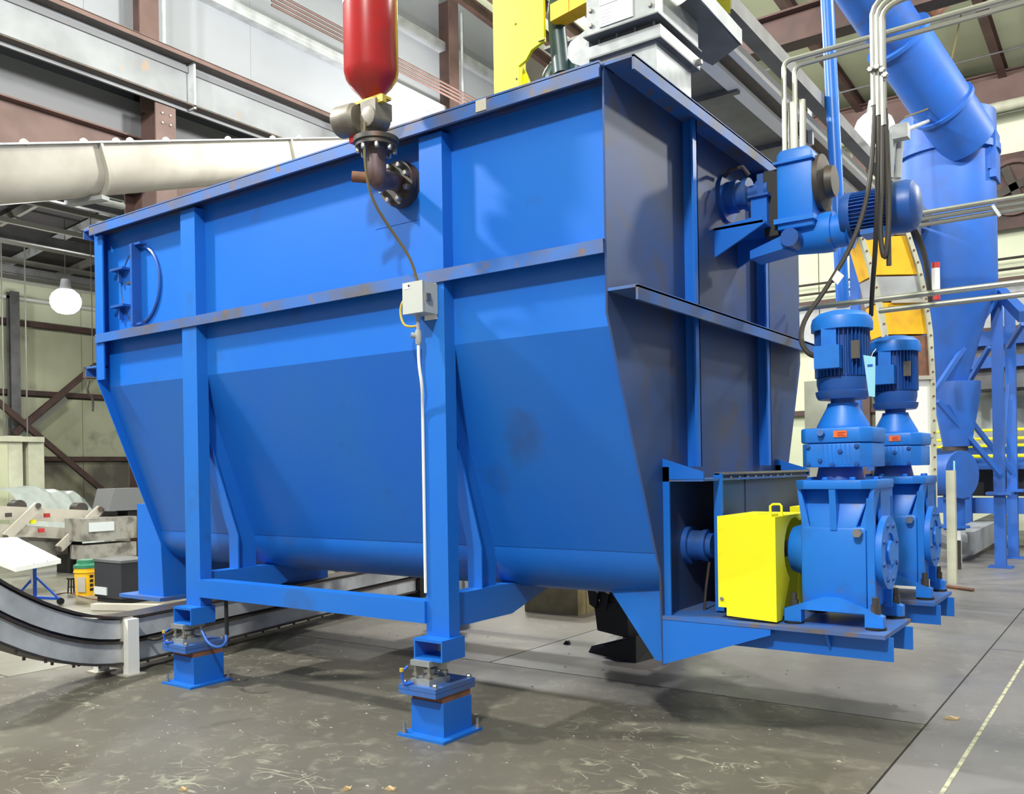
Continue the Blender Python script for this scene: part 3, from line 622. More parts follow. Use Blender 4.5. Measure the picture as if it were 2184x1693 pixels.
# ------------------------------------------------------------------ black rubber boot, timber, floor pieces
SK0 = len(bpy.data.objects)
t = thing('rubber_skirt', 'torn black rubber skirt standing below the second trough at the near end', 'rubber skirt', (-2.6, 4.8, 0.0))
SKT = t
b = bm_()
hexa(b, [(-2.72, 4.75, .19), (-2.42, 4.72, .16), (-2.3, 5.15, .16), (-2.68, 5.25, .19)], [(-2.74, 4.74, .42), (-2.42, 4.71, .44), (-2.3, 5.15, .44), (-2.7, 5.25, .42)]); part('boot', b, 'rubber', t, bev=.01)
b = bm_(); hexa(b, [(-2.80, 4.78, .44), (-2.40, 4.70, .45), (-2.3, 5.15, .45), (-2.74, 5.25, .44)], [(-2.84, 4.86, .54), (-2.55, 4.78, .56), (-2.4, 5.15, .56), (-2.74, 5.25, .54)]); part('cuff', b, 'rubber', t)
for k in range(4):
    b = bm_(); hexa(b, [(-2.78 + .1 * k, 4.74, .40 + .01 * (k % 2)), (-2.71 + .1 * k, 4.72, .37), (-2.71 + .1 * k, 4.76, .37), (-2.78 + .1 * k, 4.78, .40)], [(-2.80 + .1 * k, 4.74, .56 - .02 * (k % 2)), (-2.68 + .1 * k, 4.70, .50), (-2.68 + .1 * k, 4.74, .50), (-2.80 + .1 * k, 4.78, .56)]); part('flap', b, 'rubber', t)
b = bm_(); hexa(b, [(-2.82, 4.78, .0), (-2.30, 4.62, .0), (-2.2, 5.2, .0), (-2.7, 5.3, .0)], [(-2.80, 4.80, .05), (-2.32, 4.66, .2), (-2.25, 5.2, .2), (-2.62, 5.3, .2)]); part('base_fold', b, 'black', t)
q = (-3.518,6.248,0); SKT.location = (q[0], q[1], 0)
t = thing('timber_block', 'stack of square timber blocks on the floor seen under the hopper', 'timber', (-5.045,7.713,0))
p = Vector((-5.045,7.713,0))
for k in range(3):
    b = bm_(); box(b, p.x - .36 + .02 * k, p.y - .0 + .17 * k, 0, p.x + .30, p.y + .16 + .17 * k, .30); part('timber', b, 'wood', t, bev=.006)
for i, (q, r_) in enumerate((((-4.062,6.421,0.01), .03), )):
    b = bm_(); hexa(b, [(q[0] - .03, q[1] - .02, 0), (q[0] + .03, q[1] - .02, 0), (q[0] + .02, q[1] + .03, 0), (q[0] - .03, q[1] + .02, 0)], [(q[0] - .01, q[1] - .01, .03), (q[0] + .02, q[1] - .01, .02), (q[0] + .01, q[1] + .02, .03), (q[0] - .02, q[1] + .01, .02)])
    single('rubber_scrap', b, 'black', 'small black scrap lying on the floor left of the rubber skirt', 'scrap')
def leaf(p, s, lab, rot=0.3):
    b = bm_(); c_, s_ = math.cos(rot), math.sin(rot)
    pr = [(-1, 0), (-.5, .25), (-.1, .2), (.3, .45), (.6, .15), (1, .1), (.6, -.2), (.2, -.35), (-.3, -.2)]
    P_ = [(p[0] + s * (a * c_ - d * s_), p[1] + s * (a * s_ + d * c_)) for a, d in pr]
    hexa(b, [(x, y, .001) for x, y in P_], [(x, y, .005 + .008 * (i % 3)) for i, (x, y) in enumerate(P_)]); single('dead_leaf', b, 'leaf', lab, 'leaf')
leaf((-0.958,5.691,0), .045, 'dry tan leaf on the pale floor right of the dark slab')
leaf((-2.924,3.044,0), .03, 'dry leaf at the bottom edge, right one of two')
leaf((-3.095,2.931,0), .025, 'dry leaf at the bottom edge, left one of two', 1.0)
leaf((-3.75,2.497,0), .022, 'small dry leaf at the bottom left of the floor', .5)
def chip(p, s): 
    b = bm_(); hexa(b, [(p[0] - s, p[1], .001), (p[0], p[1] - s * .4, .001), (p[0] + s, p[1] + s * .2, .001), (p[0], p[1] + s * .5, .001)], [(p[0] - s * .9, p[1], .006), (p[0], p[1] - s * .3, .006), (p[0] + s * .9, p[1] + s * .2, .006), (p[0], p[1] + s * .4, .006)]); return b
b = bm_()
for k in range(170):
    x = random.uniform(-6.5, -.2); y = random.uniform(1.9, 6.5) ; s = random.uniform(.004, .013)
    hexa(b, [(x - s, y, 0), (x, y - s * .5, 0), (x + s, y, 0), (x, y + s * .6, 0)], [(x - s * .8, y, .004), (x, y - s * .4, .004), (x + s * .8, y, .004), (x, y + s * .5, .004)])
o = single('floor_debris', b, 'cream', 'pale flakes and chips scattered over the dark floor', 'debris'); o['kind'] = 'stuff'

# ------------------------------------------------------------------ explosion bottle, valve and pipe
t = thing('suppression_cylinder', 'red pressure cylinder hanging over the hopper rim above a grey valve', 'gas cylinder', (-3.475, 3.56, 3.56))
X, Y = -3.475, 3.56
b = bm_(); lathe(b, (X, Y, 3.56), (0, 0, 1), [(0, .05), (.03, .075), (.07, .115), (.11, .14), (.15, .15), (1.15, .15), (1.2, .14), (1.27, .08)], 36); part('body', b, 'red', t)
b = bm_()
d, s, u = Vector((0, 0, 1)), Vector((1, 0, 0)), Vector((0, 1, 0))
A = [R(a) for a in range(226, 268, 6)]
lo = [b.verts.new((X + .1515 * math.cos(a), Y + .1515 * math.sin(a), 4.07)) for a in A]; hi = [b.verts.new((X + .1515 * math.cos(a), Y + .1515 * math.sin(a), 4.5)) for a in A]
for i in range(len(A) - 1): b.faces.new((lo[i], lo[i + 1], hi[i + 1], hi[i]))
part('sticker', b, 'label_grey', t, 'pale grey sticker')
t = thing('discharge_valve', 'grey actuator and valve body between the red cylinder and the pipe', 'valve', (X, Y, 3.3))
b = bm_(); box(b, X - .1, Y - .05, 3.535, X + .12, Y + .03, 3.55); box(b, X + .1, Y - .06, 3.50, X + .14, Y - .03, 3.54); part('yellow_bracket', b, 'cable_yellow', t, 'chipped yellow bracket')
b = bm_(); box(b, X - .03, Y - .06, 3.37, X + .06, Y + .05, 3.535); lathe(b, (X + .05, Y - .088, 3.43), (0, 1, 0), [(0, .055), (.13, .055)], 18); box(b, X - .005, Y - .08, 3.43, X + .105, Y + .05, 3.52); part('valve_body', b, 'dull', t, bev=.004)
b = bm_(); lathe(b, (X - .05, Y - .05, 3.455), (-1, -.12, 0), [(0, .07), (.02, .085), (.13, .085), (.14, .08), (.155, .05), (.155, .025), (.14, .025)], 24); part('actuator', b, 'dull', t)
b = bm_(); cyl(b, (X + .0, Y, 3.335), (X + .0, Y, 3.38), .07, .06, 20); part('clamp', b, 'galv', t)
b = bm_(); box(b, X - .12, Y - .06, 3.33, X - .07, Y - .02, 3.40); part('red_clip', b, 'red_faded', t)
t = thing('discharge_pipe', 'dark brown elbow pipe with bolted flanges entering the hopper side', 'pipe', (-3.5, 3.8, 3.2))
b = bm_(); lathe(b, (X + .03, Y, 3.335), (0, 0, -1), [(0, .125), (.025, .125), (.03, .115), (.05, .115), (.05, .06)], 28); f1 = part('flange', b, 'steel_dark', t)
bolts(f1, [(X + .03 + .1 * math.cos(R(45 * k)), Y + .1 * math.sin(R(45 * k)), 3.285) for k in range(8)], (0, 0, -1), .014, .03)
b = bm_(); tube(b, [(X + .03, Y, 3.30), (X + .03, Y, 3.17), (X + .02, Y + .02, 3.10), (-3.51, 3.68, 3.15), (-3.56, 3.78, 3.19), (-3.585, 3.9, 3.20)], .052, 16, 2); part('elbow', b, 'pipe_brown', t)
b = bm_(); cyl(b, (X + .0, Y + .02, 3.13), (X - .1, Y - .06, 3.14), .03, None, 14); part('stub', b, 'rust', t, 'capped rusty stub')
b = bm_(); lathe(b, (-3.59, 3.87, 3.20), (0, 1, 0), [(0, .13), (.03, .135), (.035, .125), (.06, .135), (.066, .135)], 32); f2 = part('flange', b, 'steel_dark', t)
bolts(f2, [(-3.59 + .105 * math.cos(R(45 * k + 20)), 3.87, 3.20 + .105 * math.sin(R(45 * k + 20))) for k in range(8)], (0, -1, 0), .018, .035)
# cable from the valve down to the junction box
b = bm_(); tube(b, [(-3.44, 3.47, 3.4), (-3.44, 3.46, 3.2), (-3.44, 3.5, 3.0), (-3.41, 3.62, 2.85), (-3.35, 3.72, 2.7), (-3.335, 3.76, 2.56)], .008, 8, 2); single('signal_cable', b, 'cable_brown', 'thin brown cable drooping from the valve to the grey box', 'cable')
t = thing('junction_box', 'light grey junction box with a latch on the front right post', 'junction box', (-3.33, 3.8, 2.4))
b = bm_(); box(b, -3.405, 3.72, 2.385, -3.262, 3.845, 2.555); bx = part('enclosure', b, 'boxgrey', t, bev=.006)
b = bm_(); box(b, -3.408, 3.712, 2.382, -3.259, 3.722, 2.558); lid = part('lid', b, 'boxgrey', t, bev=.003)
b = bm_(); box(b, -3.36, 3.842, 2.36, -3.27, 3.849, 2.58); part('mounting_plate', b, 'white', t)
b = bm_(); box(b, -3.40, 3.7105, 2.522, -3.348, 3.7125, 2.552); part('label_plate', b, 'white', lid, 'small white label')
b = bm_(); cyl(b, (-3.358, 3.7105, 2.538), (-3.358, 3.7085, 2.538), .007, None, 14); part('label_dot', b, 'black', lid)
b = bm_(); box(b, -3.26, 3.74, 2.45, -3.25, 3.775, 2.49); part('latch', b, 'steel', bx)
b = bm_(); cyl(b, (-3.345, 3.77, 2.39), (-3.345, 3.77, 2.29), .011, None, 10); part('nipple', b, 'greypaint', t)
b = bm_(); lathe(b, (-3.345, 3.77, 2.295), (0, 0, -1), [(0, .017), (.02, .02), (.06, .02), (.08, .015)], 12); cyl(b, (-3.345, 3.77, 2.26), (-3.375, 3.74, 2.268), .016, None, 12); part('conduit_body', b, 'greypaint', t)
b = bm_(); tube(b, [(-3.345, 3.77, 2.22), (-3.345, 3.77, 2.1), (-3.33, 3.78, 1.98), (-3.385, 3.842, 1.85) , (-3.385, 3.842, 1.7), (-3.385, 3.842, 0.8)], .009, 8, 2); single('grey_conduit', b, 'white', 'thin pale conduit running down the left edge of the front right post', 'conduit')
b = bm_(); tube(b, [(-3.405, 3.76, 2.5), (-3.44, 3.74, 2.46), (-3.455, 3.74, 2.40), (-3.43, 3.74, 2.33), (-3.39, 3.75, 2.315), (-3.35, 3.77, 2.32)], .007, 8, 2); single('yellow_cable_loop', b, 'cable_yellow', 'short yellow cable loop on the left side of the grey box', 'cable')
# black cable and rod at the left stand
b = bm_(); tube(b, [(-6.639,4,0.236), (-6.188,3.9,0.23), (-5.926,3.85,0.328), (-5.778,3.85,0.383)], .012, 8, 2); single('black_hose', b, 'cable', 'short black hose from the curved conveyor to the left stand', 'hose')
b = bm_(); tube(b, [(-5.452,3.8,0.397), (-5.303,3.75,0.321), (-5.172,3.75,0.312), (-5.14,3.78,0.355), (-5.176,3.8,0.39)], .010, 8, 2); single('blue_hose', b, 'blue_motor', 'blue-grey cable loop hanging right of the left stand', 'cable')
b = bm_(); cyl(b, (-5.306,3.9,0.603), (-5.302,3.9,0.362), .014, None, 8); single('hanging_rod', b, 'black', 'thin black rod hanging from the bottom beam near the left stand', 'rod')

# ------------------------------------------------------------------ tower of head box, chute, belt conveyor, yellow guard on top of the hopper
t = thing('feed_chute', 'galvanised sheet metal chute and head box on top of the hopper corner', 'chute', (-2.5, 4.8, 3.5))
b = bm_(); hexa(b, [(-2.80, 4.42, 3.46), (-2.35, 4.42, 3.46), (-2.35, 5.30, 3.46), (-2.80, 5.30, 3.46)], [(-2.80, 4.42, 3.78), (-2.35, 4.42, 3.78), (-2.35, 5.30, 3.92), (-2.80, 5.30, 3.92)]); b.free()
b = bm_(); box(b, -2.66, 4.65, 3.502, -2.27, 5.12, 3.955); part('lower_chute', b, 'galv', t)
b = bm_(); box(b, -2.70, 4.62, 3.95, -2.23, 5.17, 3.96); part('collar_plate', b, 'galv_dark', t)
for x0, y0_, x1, y1_ in ((-2.70, 4.62, -2.69, 5.17), (-2.24, 4.62, -2.23, 5.17), (-2.69, 4.62, -2.24, 4.63)):
    b = bm_(); box(b, x0, y0_, 3.96, x1, y1_, 4.025); part('collar', b, 'galv', t)
b = bm_(); box(b, -2.67, 4.66, 4.025, -2.3, 5.15, 4.065); part('gasket', b, 'galv_dark', t)
for k in range(4):
    b = bm_(); box(b, -2.65 + .12 * k, 4.645, 4.025, -2.64 + .12 * k, 4.66, 4.065); part('clip', b, 'galv', t)
b = bm_(); box(b, -2.71, 4.57, 4.065, -2.22, 5.18, 4.073); part('collar_flange', b, 'galv_dark', t)
b = bm_(); box(b, -2.69, 4.58, 4.075, -2.24, 5.17, 4.775); hb = part('head_box', b, 'galv', t, bev=.004)
b = bm_(); box(b, -2.60, 4.573, 4.095, -2.38, 4.579, 4.215); part('label_sheet', b, 'white', hb, 'white printed label sheet')
b = bm_(); box(b, -2.60, 4.573, 4.22, -2.38, 4.579, 4.275); part('label_header', b, 'label_grey', hb)
for k in range(5):
    b = bm_(); box(b, -2.59, 4.571, 4.11 + .018 * k, -2.52, 4.573, 4.115 + .018 * k); part('label_line', b, 'label_grey', hb)
bolts(hb, [(-2.66, 4.58, z) for z in (4.125, 4.215, 4.305)] + [(-2.27, 4.58, z) for z in (4.125, 4.255)], (0, -1, 0), .014, .012)
bolts(t, [(-2.23, 5.13, 3.985)], (1, 0, 0), .02, .03)
b = bm_(); prism(b, [(-2.70, 3.895), (-2.82, 3.965), (-2.85, 4.005), (-2.85, 4.065), (-2.83, 4.095), (-2.70, 4.145)], 'y', 4.62, 4.63); part('side_bracket', b, 'galv', t)
t = thing('belt_conveyor', 'grey underside of a belt conveyor running away behind the hopper', 'conveyor', (-3.0, 8, 4.4))
b = bm_(); hexa(b, [(-2.28, 4.98, 4.14), (-1.86, 4.98, 4.14), (-2.06, 6.1, 4.22), (-2.9, 6.1, 4.22)], [(-2.28, 4.98, 4.6), (-1.86, 4.98, 4.6), (-2.06, 6.1, 4.6), (-2.9, 6.1, 4.6)]); b.free()
b = bm_(); hexa(b, [(-2.443,5.008,4.25), (-2.121,4.845,4.25), (-2.133,5.606,4.25), (-2.402,5.781,4.25), (-2.461,5.493,4.25)], [(-2.461,5.044,4.27), (-2.136,4.88,4.27), (-2.148,5.647,4.27), (-2.419,5.823,4.27), (-2.479,5.533,4.27)]); part('head_pan', b, 'galv_dark', t)
q0 = Vector((-2.121,4.832,4.25)); q1 = Vector((-2.14,5.617,4.25)); nn = (q1 - q0).normalized()
b = bm_(); hexa(b, [q0, q1, q1 + Vector((.012, 0, 0)), q0 + Vector((.012, 0, 0))], [q0 + Vector((0, 0, .1)), q1 + Vector((0, 0, .1)), q1 + Vector((.012, 0, .1)), q0 + Vector((.012, 0, .1))]); part('side_lip', b, 'galv', t)
y0, y1 = 6.35, 20.0
b = bm_(); box(b, -3.6, 5.5, 4.60, -2.72, y1, 4.62); part('pan', b, 'galv_dark', t)
b = bm_(); box(b, -2.78, y0, 4.585, -2.66, y1, 4.598); box(b, -2.67, y0, 4.6, -2.66, y1, 4.67); part('side_frame', b, 'white', t)
b = bm_(); box(b, -2.69, y0, 4.62, -2.56, y1, 4.625); part('return_pan', b, 'steel_dark', t)
b = bm_(); box(b, -2.60, y0, 4.625, -2.50, y1, 4.635); box(b, -2.51, y0, 4.635, -2.50, y1, 4.72); part('outer_frame', b, 'white', t)
b = bm_(); box(b, -2.48, y0 - .3, 4.74, -2.36, y1, 4.86); part('cable_trough', b, 'galv_dark', t)
for k in range(9):
    yy = 7.0 + 1.45 * k; b = bm_(); box(b, -3.6, yy, 4.56, -2.70, yy + .06, 4.60); part('cross_member', b, 'galv_dark', t)
for yy in (8.4, 12, 16):
    b = bm_(); box(b, -2.56, yy, 4.5, -2.52, yy + .05, 4.95); part('hanger_strut', b, 'greypaint', t)
t = thing('belt_guard', 'tall bright yellow guard beside the dark green motor on top of the hopper', 'machine guard', (-3.5, 4.9, 3.5))
b = bm_(); box(b, -3.62, 4.9, 3.46, -3.41, 4.96, 5.0); part('post_cover', b, 'yellow', t)
b = bm_(); box(b, -3.41, 4.905, 3.46, -3.395, 4.96, 5.0); part('edge', b, 'yellow', t)
b = bm_(); prism(b, [(-3.39, 4.19), (-3.325, 4.215), (-3.28, 4.27), (-3.18, 4.30), (-3.18, 5.0), (-3.39, 5.0)], 'y', 4.86, 4.885); fp = part('front_panel', b, 'yellow', t)
b = bm_(); box(b, -3.22, 4.852, 4.30, -3.17, 4.86, 4.306); part('slot_latch', b, 'black', fp)
b = bm_(); prism(b, [(-3.40, 4.22), (-3.30, 4.0), (-3.30, 3.5), (-3.40, 3.5)], 'y', 4.93, 4.95); part('gusset', b, 'yellow', t)
bolts(t, [(-3.43, 4.9, 4.13), (-3.43, 4.9, 4.5)], (0, -1, 0), .008, .006, 'steel_dark')
t = thing('belt_motor', 'dark green motor and yellow shaft cover between guard and head box', 'motor', (-3.0, 5.0, 3.6))
b = bm_(); lathe(b, (-3.36, 5.2, 4.1), (1, 0, 0), [(0, .1), (.05, .18), (.1, .21), (.36, .22), (.42, .16), (.6, .12)], 24); part('motor_body', b, 'green_dark', t)
b = bm_(); tube(b, [(-3.12, 4.98, 4.1), (-3.17, 5.0, 4.5), (-3.16, 5.0, 4.62), (-2.9, 5.0, 4.66)], .06, 14, 1); part('gear_tower', b, 'green_dark', t)
b = bm_(); box(b, -3.22, 5.0, 3.46, -2.86, 5.3, 3.9); part('motor_foot', b, 'black', t)
b = bm_(); prism(b, [(-3.14, 4.42), (-3.0, 4.44), (-3.0, 4.55), (-3.14, 4.53)], 'y', 4.88, 5.0); part('shaft_cover', b, 'amber', t)
b = bm_(); prism(b, [(-2.995, 4.44), (-2.86, 4.46), (-2.86, 4.56), (-2.995, 4.55)], 'y', 4.88, 5.0); part('shaft_cover', b, 'amber', t)
b = bm_(); b.free(); b = bm_(); prism(b, [(-2.206,5.291,4.45)[:2], (-2.096,5.348,4.45)[:2], (-2.185,5.568,4.45)[:2], (-2.21,5.489,4.45)[:2]], 'z', 4.45, 4.6); single('yellow_sign', b, 'yellow', 'yellow warning plate at the top edge above the grey conveyor', 'sign')

# cream tube conveyor, upper left
A0 = Vector((-10.047,3.863,4.52)); A1 = Vector((-12.468,12.713,7.774)); dd = (A1 - A0).normalized(); nn = Vector((dd.y, -dd.x, 0)).normalized()
t = thing('tube_conveyor', 'cream U-trough conveyor slanting upward behind the hopper, upper left', 'conveyor', A0)
sec = [(-.3, .16)] + [(-.3 * math.cos(R(a)), -.3 * math.sin(R(a))) for a in range(0, 181, 12)] + [(.3, .16), (.3, .3), (-.3, .3)]
b = bm_(); sweep(b, [A0, A1], nn, sec); part('trough', b, 'cream', t)
b = bm_(); sweep(b, [A0, A1], nn, [(-.36, .29), (.36, .29), (.36, .31), (-.36, .31)]); part('cover', b, 'galv', t)
for f in (.225, .66):
    c = A0.lerp(A1, f); b = bm_(); sec2 = [(-.35, .31)] + [(-.36 * math.cos(R(a)), -.36 * math.sin(R(a))) for a in range(0, 181, 12)] + [(.35, .31)]
    sweep(b, [c - dd * .02, c + dd * .02], nn, sec2); part('joint_flange', b, 'cream', t)
for f in (.1, .19, .245, .27, .34, .48, .6, .68):
    c = A0.lerp(A1, f); b = bm_(); lathe(b, c + Vector((0, 0, .31)) + nn * .3, (0, 0, 1), [(0, .05), (.04, .045), (.06, .02)], 10); part('cover_clamp', b, 'cream', t)
c = A0.lerp(A1, .225) - Vector((0, 0, .36)); b = bm_(); beam(b, c + nn * .3, c - nn * .3, .12, .05); part('saddle', b, 'greypaint', t)
b = bm_(); cyl(b, (-12.294,6.558,5.47), (-12.725,7.603,5.627), .05, None, 10); single('support_pipe', b, 'greypaint', 'thin grey pipe below the cream conveyor tube', 'pipe')

# curved drag conveyor on the floor, lower left
D = Vector((.185, -.983, 0)).normalized(); N_ = Vector((D.y, -D.x, 0))
FAR_ = Vector((-.983, -.185, 0)).normalized() * .1
def cpt(s, z): return Vector((-6.352, 3.898, 0)) + D * s + FAR_ + Vector((0, 0, z))
path = [(s, 0.0) for s in (-4.2, -2, -.6, 0)] + [(.15 * k, .245 * (.15 * k) ** 2) for k in range(1, 13)]
t = thing('drag_conveyor', 'grey two-deck drag conveyor curving up at the left, running under the hopper', 'conveyor', cpt(-1, 0))
for name, z0, z1, m, w_ in (('lower_deck', .08, .22, 'deck', .1), ('upper_deck', .26, .40, 'deck', .1)):
    b = bm_(); sweep(b, [cpt(s, z) for s, z in path], N_, [(-w_, z0), (w_, z0), (w_, z1), (-w_, z1)]); part(name, b, m, t)
for z, m in ((.065, 'steel_dark'), (.222, 'steel_dark'), (.41, 'steel_dark')):
    b = bm_(); sweep(b, [cpt(s, zz) for s, zz in path], N_, [(-.125, z), (.125, z), (.125, z + .018), (-.125, z + .018)]); part('flange_strip', b, m, t)
b = bm_(); sweep(b, [cpt(s, zz) for s, zz in path], N_, [(-.08, .225), (.08, .225), (.08, .262), (-.08, .262)]); part('deck_gap_shade', b, 'black', t)  # black filler standing in for shade in the gap between the decks
teeth = bm_()
for s in [(-4 + .22 * k) for k in range(25)]:
    z = .245 * max(s, 0) ** 2
    for sg in (-1, 1):
        c = cpt(s, z + .05) + N_ * (.112 * sg); cyl(teeth, c, c + Vector((0, 0, .02)), .012, None, 6)
o = part('flange_bolts', teeth, 'steel_dark', t); o['kind'] = 'stuff'
c = cpt(.16, 0)
for sg in (-1, 1):
    q = c + N_ * (.16 * sg)
    b = bm_(); box(b, q.x - .035, q.y - .045, 0.008, q.x + .035, q.y + .045, .42); lg = part('leg', b, 'white', t)
    b = bm_(); box(b, q.x - .07, q.y - .08, 0, q.x + .07, q.y + .08, .008); part('foot_plate', b, 'cream', lg)
b = bm_(); sweep(b, [cpt(.12, 0), cpt(.20, 0)], N_, [(-.14, .05), (.14, .05), (.14, .43), (-.14, .43)]); part('joint_frame', b, 'cream', t)

# drum and clutter under the hopper
p = (-7.808,7.682,0.15)
b = bm_(); lathe(b, (p[0], p[1], 0), (0, 0, 1), [(0, .3), (.3, .3), (.3, .32), (.34, .32)], 24); t = single('steel_drum', b, 'steel_dark', 'dark round steel base with a board on top, seen under the hopper', 'drum')
b = bm_(); box(b, p[0] - .25, p[1] - .25, .34, p[0] + .25, p[1] + .2, .37); part('board', b, 'wood', t)
p = (-7.336,8.089,0.15)
b = bm_(); box(b, p[0] - .35, p[1] - .2, 0, p[0] + .3, p[1] + .3, .42); box(b, p[0] - .2, p[1] - .1, .42, p[0] + .1, p[1] + .2, .52); single('dark_machine_base', b, 'black', 'black machine base in the shadow behind the front right post', 'machine')
p = (-6.998,8.719,0.1)
b = bm_(); box(b, p[0] - .15, p[1] - .2, 0, p[0] + .15, p[1] + .2, .3); box(b, p[0] - .05, p[1] - .3, .02, p[0] + .1, p[1] - .2, .22); single('pump_unit', b, 'greypaint', 'small grey pump unit on the floor seen under the cross beam', 'pump')

# ------------------------------------------------------------------ left background
t = thing('wall_column', 'dark steel column at the far left wall', 'column', (-26.8, 12.0, 0))
q = (-26.8,12.541,5.841)
ROOT[t] = Vector((q[0], q[1], 0)); t.location = ROOT[t]
b = bm_(); ibeam(b, (q[0], q[1], 0), (q[0], q[1], 6.9), .26, .26); part('shaft', b, 'galv_dark', t)
for i, (a, c_, m) in enumerate((((-26.5,14.863,4.953), (-26.5,12.353,2.756), 'brown'), ((-26.4,11.593,3.915), (-26.4,15.347,0.716), 'brown'), ((-26.6,13.944,3.86), (-26.6,12.555,2.669), 'purlin'))):
    b = bm_(); beam(b, a, c_, .14, .16); single('wall_brace', b, m, ('brown diagonal brace rising right from the far left column', 'long brown diagonal brace falling right towards the hopper', 'pale thin diagonal brace just under the rising brown one')[i], 'brace')
b = bm_(); q = (-20,11.135,3.913); beam(b, (q[0] - .15, q[1] - .1, q[2]), (q[0] + .15, q[1] + .1, q[2]), .2, .26); cyl(b, (q[0], q[1], q[2]), (q[0], q[1], 8.1), .012, None, 6); tube(b, [(q[0], q[1] - .1, q[2] - .2), (q[0], q[1] - .15, q[2] - .45), (q[0], q[1], q[2] - .6), (q[0], q[1] - .02, q[2] - .9)], .03, 6, 1); single('crane_hook', b, 'steel_dark', 'small hoist with a hanging hook left of the hopper', 'hoist')
b = bm_(); q = (-20,9.178,3.101)
for i, px in enumerate(((-24,10.96,2.935), (-24,11.549,2.955))):
    b = bm_(); cyl(b, (px[0], px[1], 0.6), (px[0], px[1], 7.8), .02, None, 6); single('hanging_rod', b, 'purlin', ('thin pale rod hanging at the far left edge', 'thin pale rod hanging just right of the far left column')[i], 'rod')
# tall cream ducts
t = thing('duct_pair', 'two tall dusty cream ducts joined by a bar, far left', 'duct', (-17.5,8.326,0.943))
for a, c_ in ((((-17.5,8.016,0.868)), (-17.5,8.277,2.288)), ((-17.5,8.385,0.851), (-17.5,8.683,2.278))):
    b = bm_(); box(b, -17.7, a[1], 0.0, -17.4, c_[1], c_[2]); part('duct', b, 'cream_green', t)
a = (-17.4,7.628,2.227); c_ = (-17.4,8.65,2.201)
b = bm_(); box(b, -17.75, a[1], a[2] - .05, -17.35, c_[1] + .02, a[2] + .05); part('top_bar', b, 'cream_green', t)
b = bm_(); a = (-17.5,7.745,1.666); c_ = (-17.5,8.011,1.664); box(b, -17.75, a[1], 0, -17.4, c_[1], 2.2); part('duct', b, 'insul', t)
# tarp
b = bm_(); a = (-16,7.569,0.748); c_ = (-16,9.229,0.654); n = 14
rows = []
for j in range(7):
    row = []
    for i in range(n + 1):
        f = i / n; g = j / 6
        yy = a[1] + (c_[1] - a[1]) * f; hgt = (1.28 + .05 * math.sin(f * 7)) * (1 if f < .75 else 1 - (f - .75) * 2.6) * (1 - .0 * g)
        xx = -15.6 - 1.4 * g + .05 * math.sin(i * 2.3 + j); zz = hgt * math.sin(min(1, .12 + g * 1.3) * math.pi / 2) + .02 * math.sin(i * 1.9)
        row.append(b.verts.new((xx, yy, max(zz, .02))))
    rows.append(row)
for j in range(6):
    for i in range(n): b.faces.new((rows[j][i], rows[j][i + 1], rows[j + 1][i + 1], rows[j + 1][i]))
bmesh.ops.solidify(b, geom=b.faces, thickness=.03)
single('covered_stack', b, 'tarp', 'white plastic sheet draped over a stack at the far left', 'tarpaulin')
# white linkage conveyor frame
t = thing('lift_frame', 'cream two-rail conveyor frame with slanting link arms, far left', 'conveyor frame', (-13.6,6.949,0.544))
for (p0, p1, hh) in (((-30,1088), (262,1110), .17), ((-30,1128), (250,1140), .17)):
    pass
a, c_ = (-13.6,5.946,1.009), (-13.6,8.038,0.808); b = bm_(); beam(b, a, c_, .12, .2); r1 = part('rail', b, 'cream', t)
a, c_ = (-13.6,5.942,0.767), (-13.6,7.467,0.58); b = bm_(); beam(b, a, c_, .12, .17); r2 = part('rail', b, 'cream', t)
for a, c_ in (((-13.4,6.591,1.078), (-13.4,6.119,0.639)), ((-13.4,7.546,0.986), (-13.4,6.88,0.414))):
    b = bm_(); beam(b, a, c_, .05, .13); arm = part('link_arm', b, 'cream', t)
    b = bm_(); cyl(b, Vector(a), Vector(a) + Vector((.06, -.03, 0)), .04, None, 10); part('pivot_pin', b, 'steel_dark', arm)
    b = bm_(); cyl(b, Vector(c_), Vector(c_) + Vector((.06, -.03, 0)), .04, None, 10); part('pivot_pin', b, 'steel_dark', arm)
for q in ((-13.7,6.423,1.068), (-13.7,7.362,0.991)):
    b = bm_(); cyl(b, (q[0] - .1, q[1], q[2]), (q[0] + .1, q[1], q[2]), .1, None, 14); part('roller', b, 'steel_dark', t)
for q, m in (((-13.45,6.738,0.924), 'red_faded'), ((-13.45,6.53,0.844), 'yellow'), ((-13.45,6.651,0.704), 'red_faded'), ((-13.45,6.186,0.959), 'steel_dark')):
    b = bm_(); box(b, q[0] - .02, q[1] - .04, q[2] - .03, q[0] + .02, q[1] + .04, q[2] + .03); part('decal', b, m, t)
q = (-13.7,6.855,0.405); b = bm_(); box(b, q[0] - .3, q[1] - 1.2, 0, q[0] + .1, q[1] - 1.0, .6); part('trestle', b, 'black', t)
b = bm_(); box(b, q[0] - .3, q[1] + .3, 0, q[0] + .1, q[1] + .5, .55); part('trestle', b, 'black', t)
b = bm_(); box(b, q[0] - .25, q[1] - .3, 0.3, q[0] + .05, q[1] + .3, .62); part('drive_box', b, 'grimy', t)
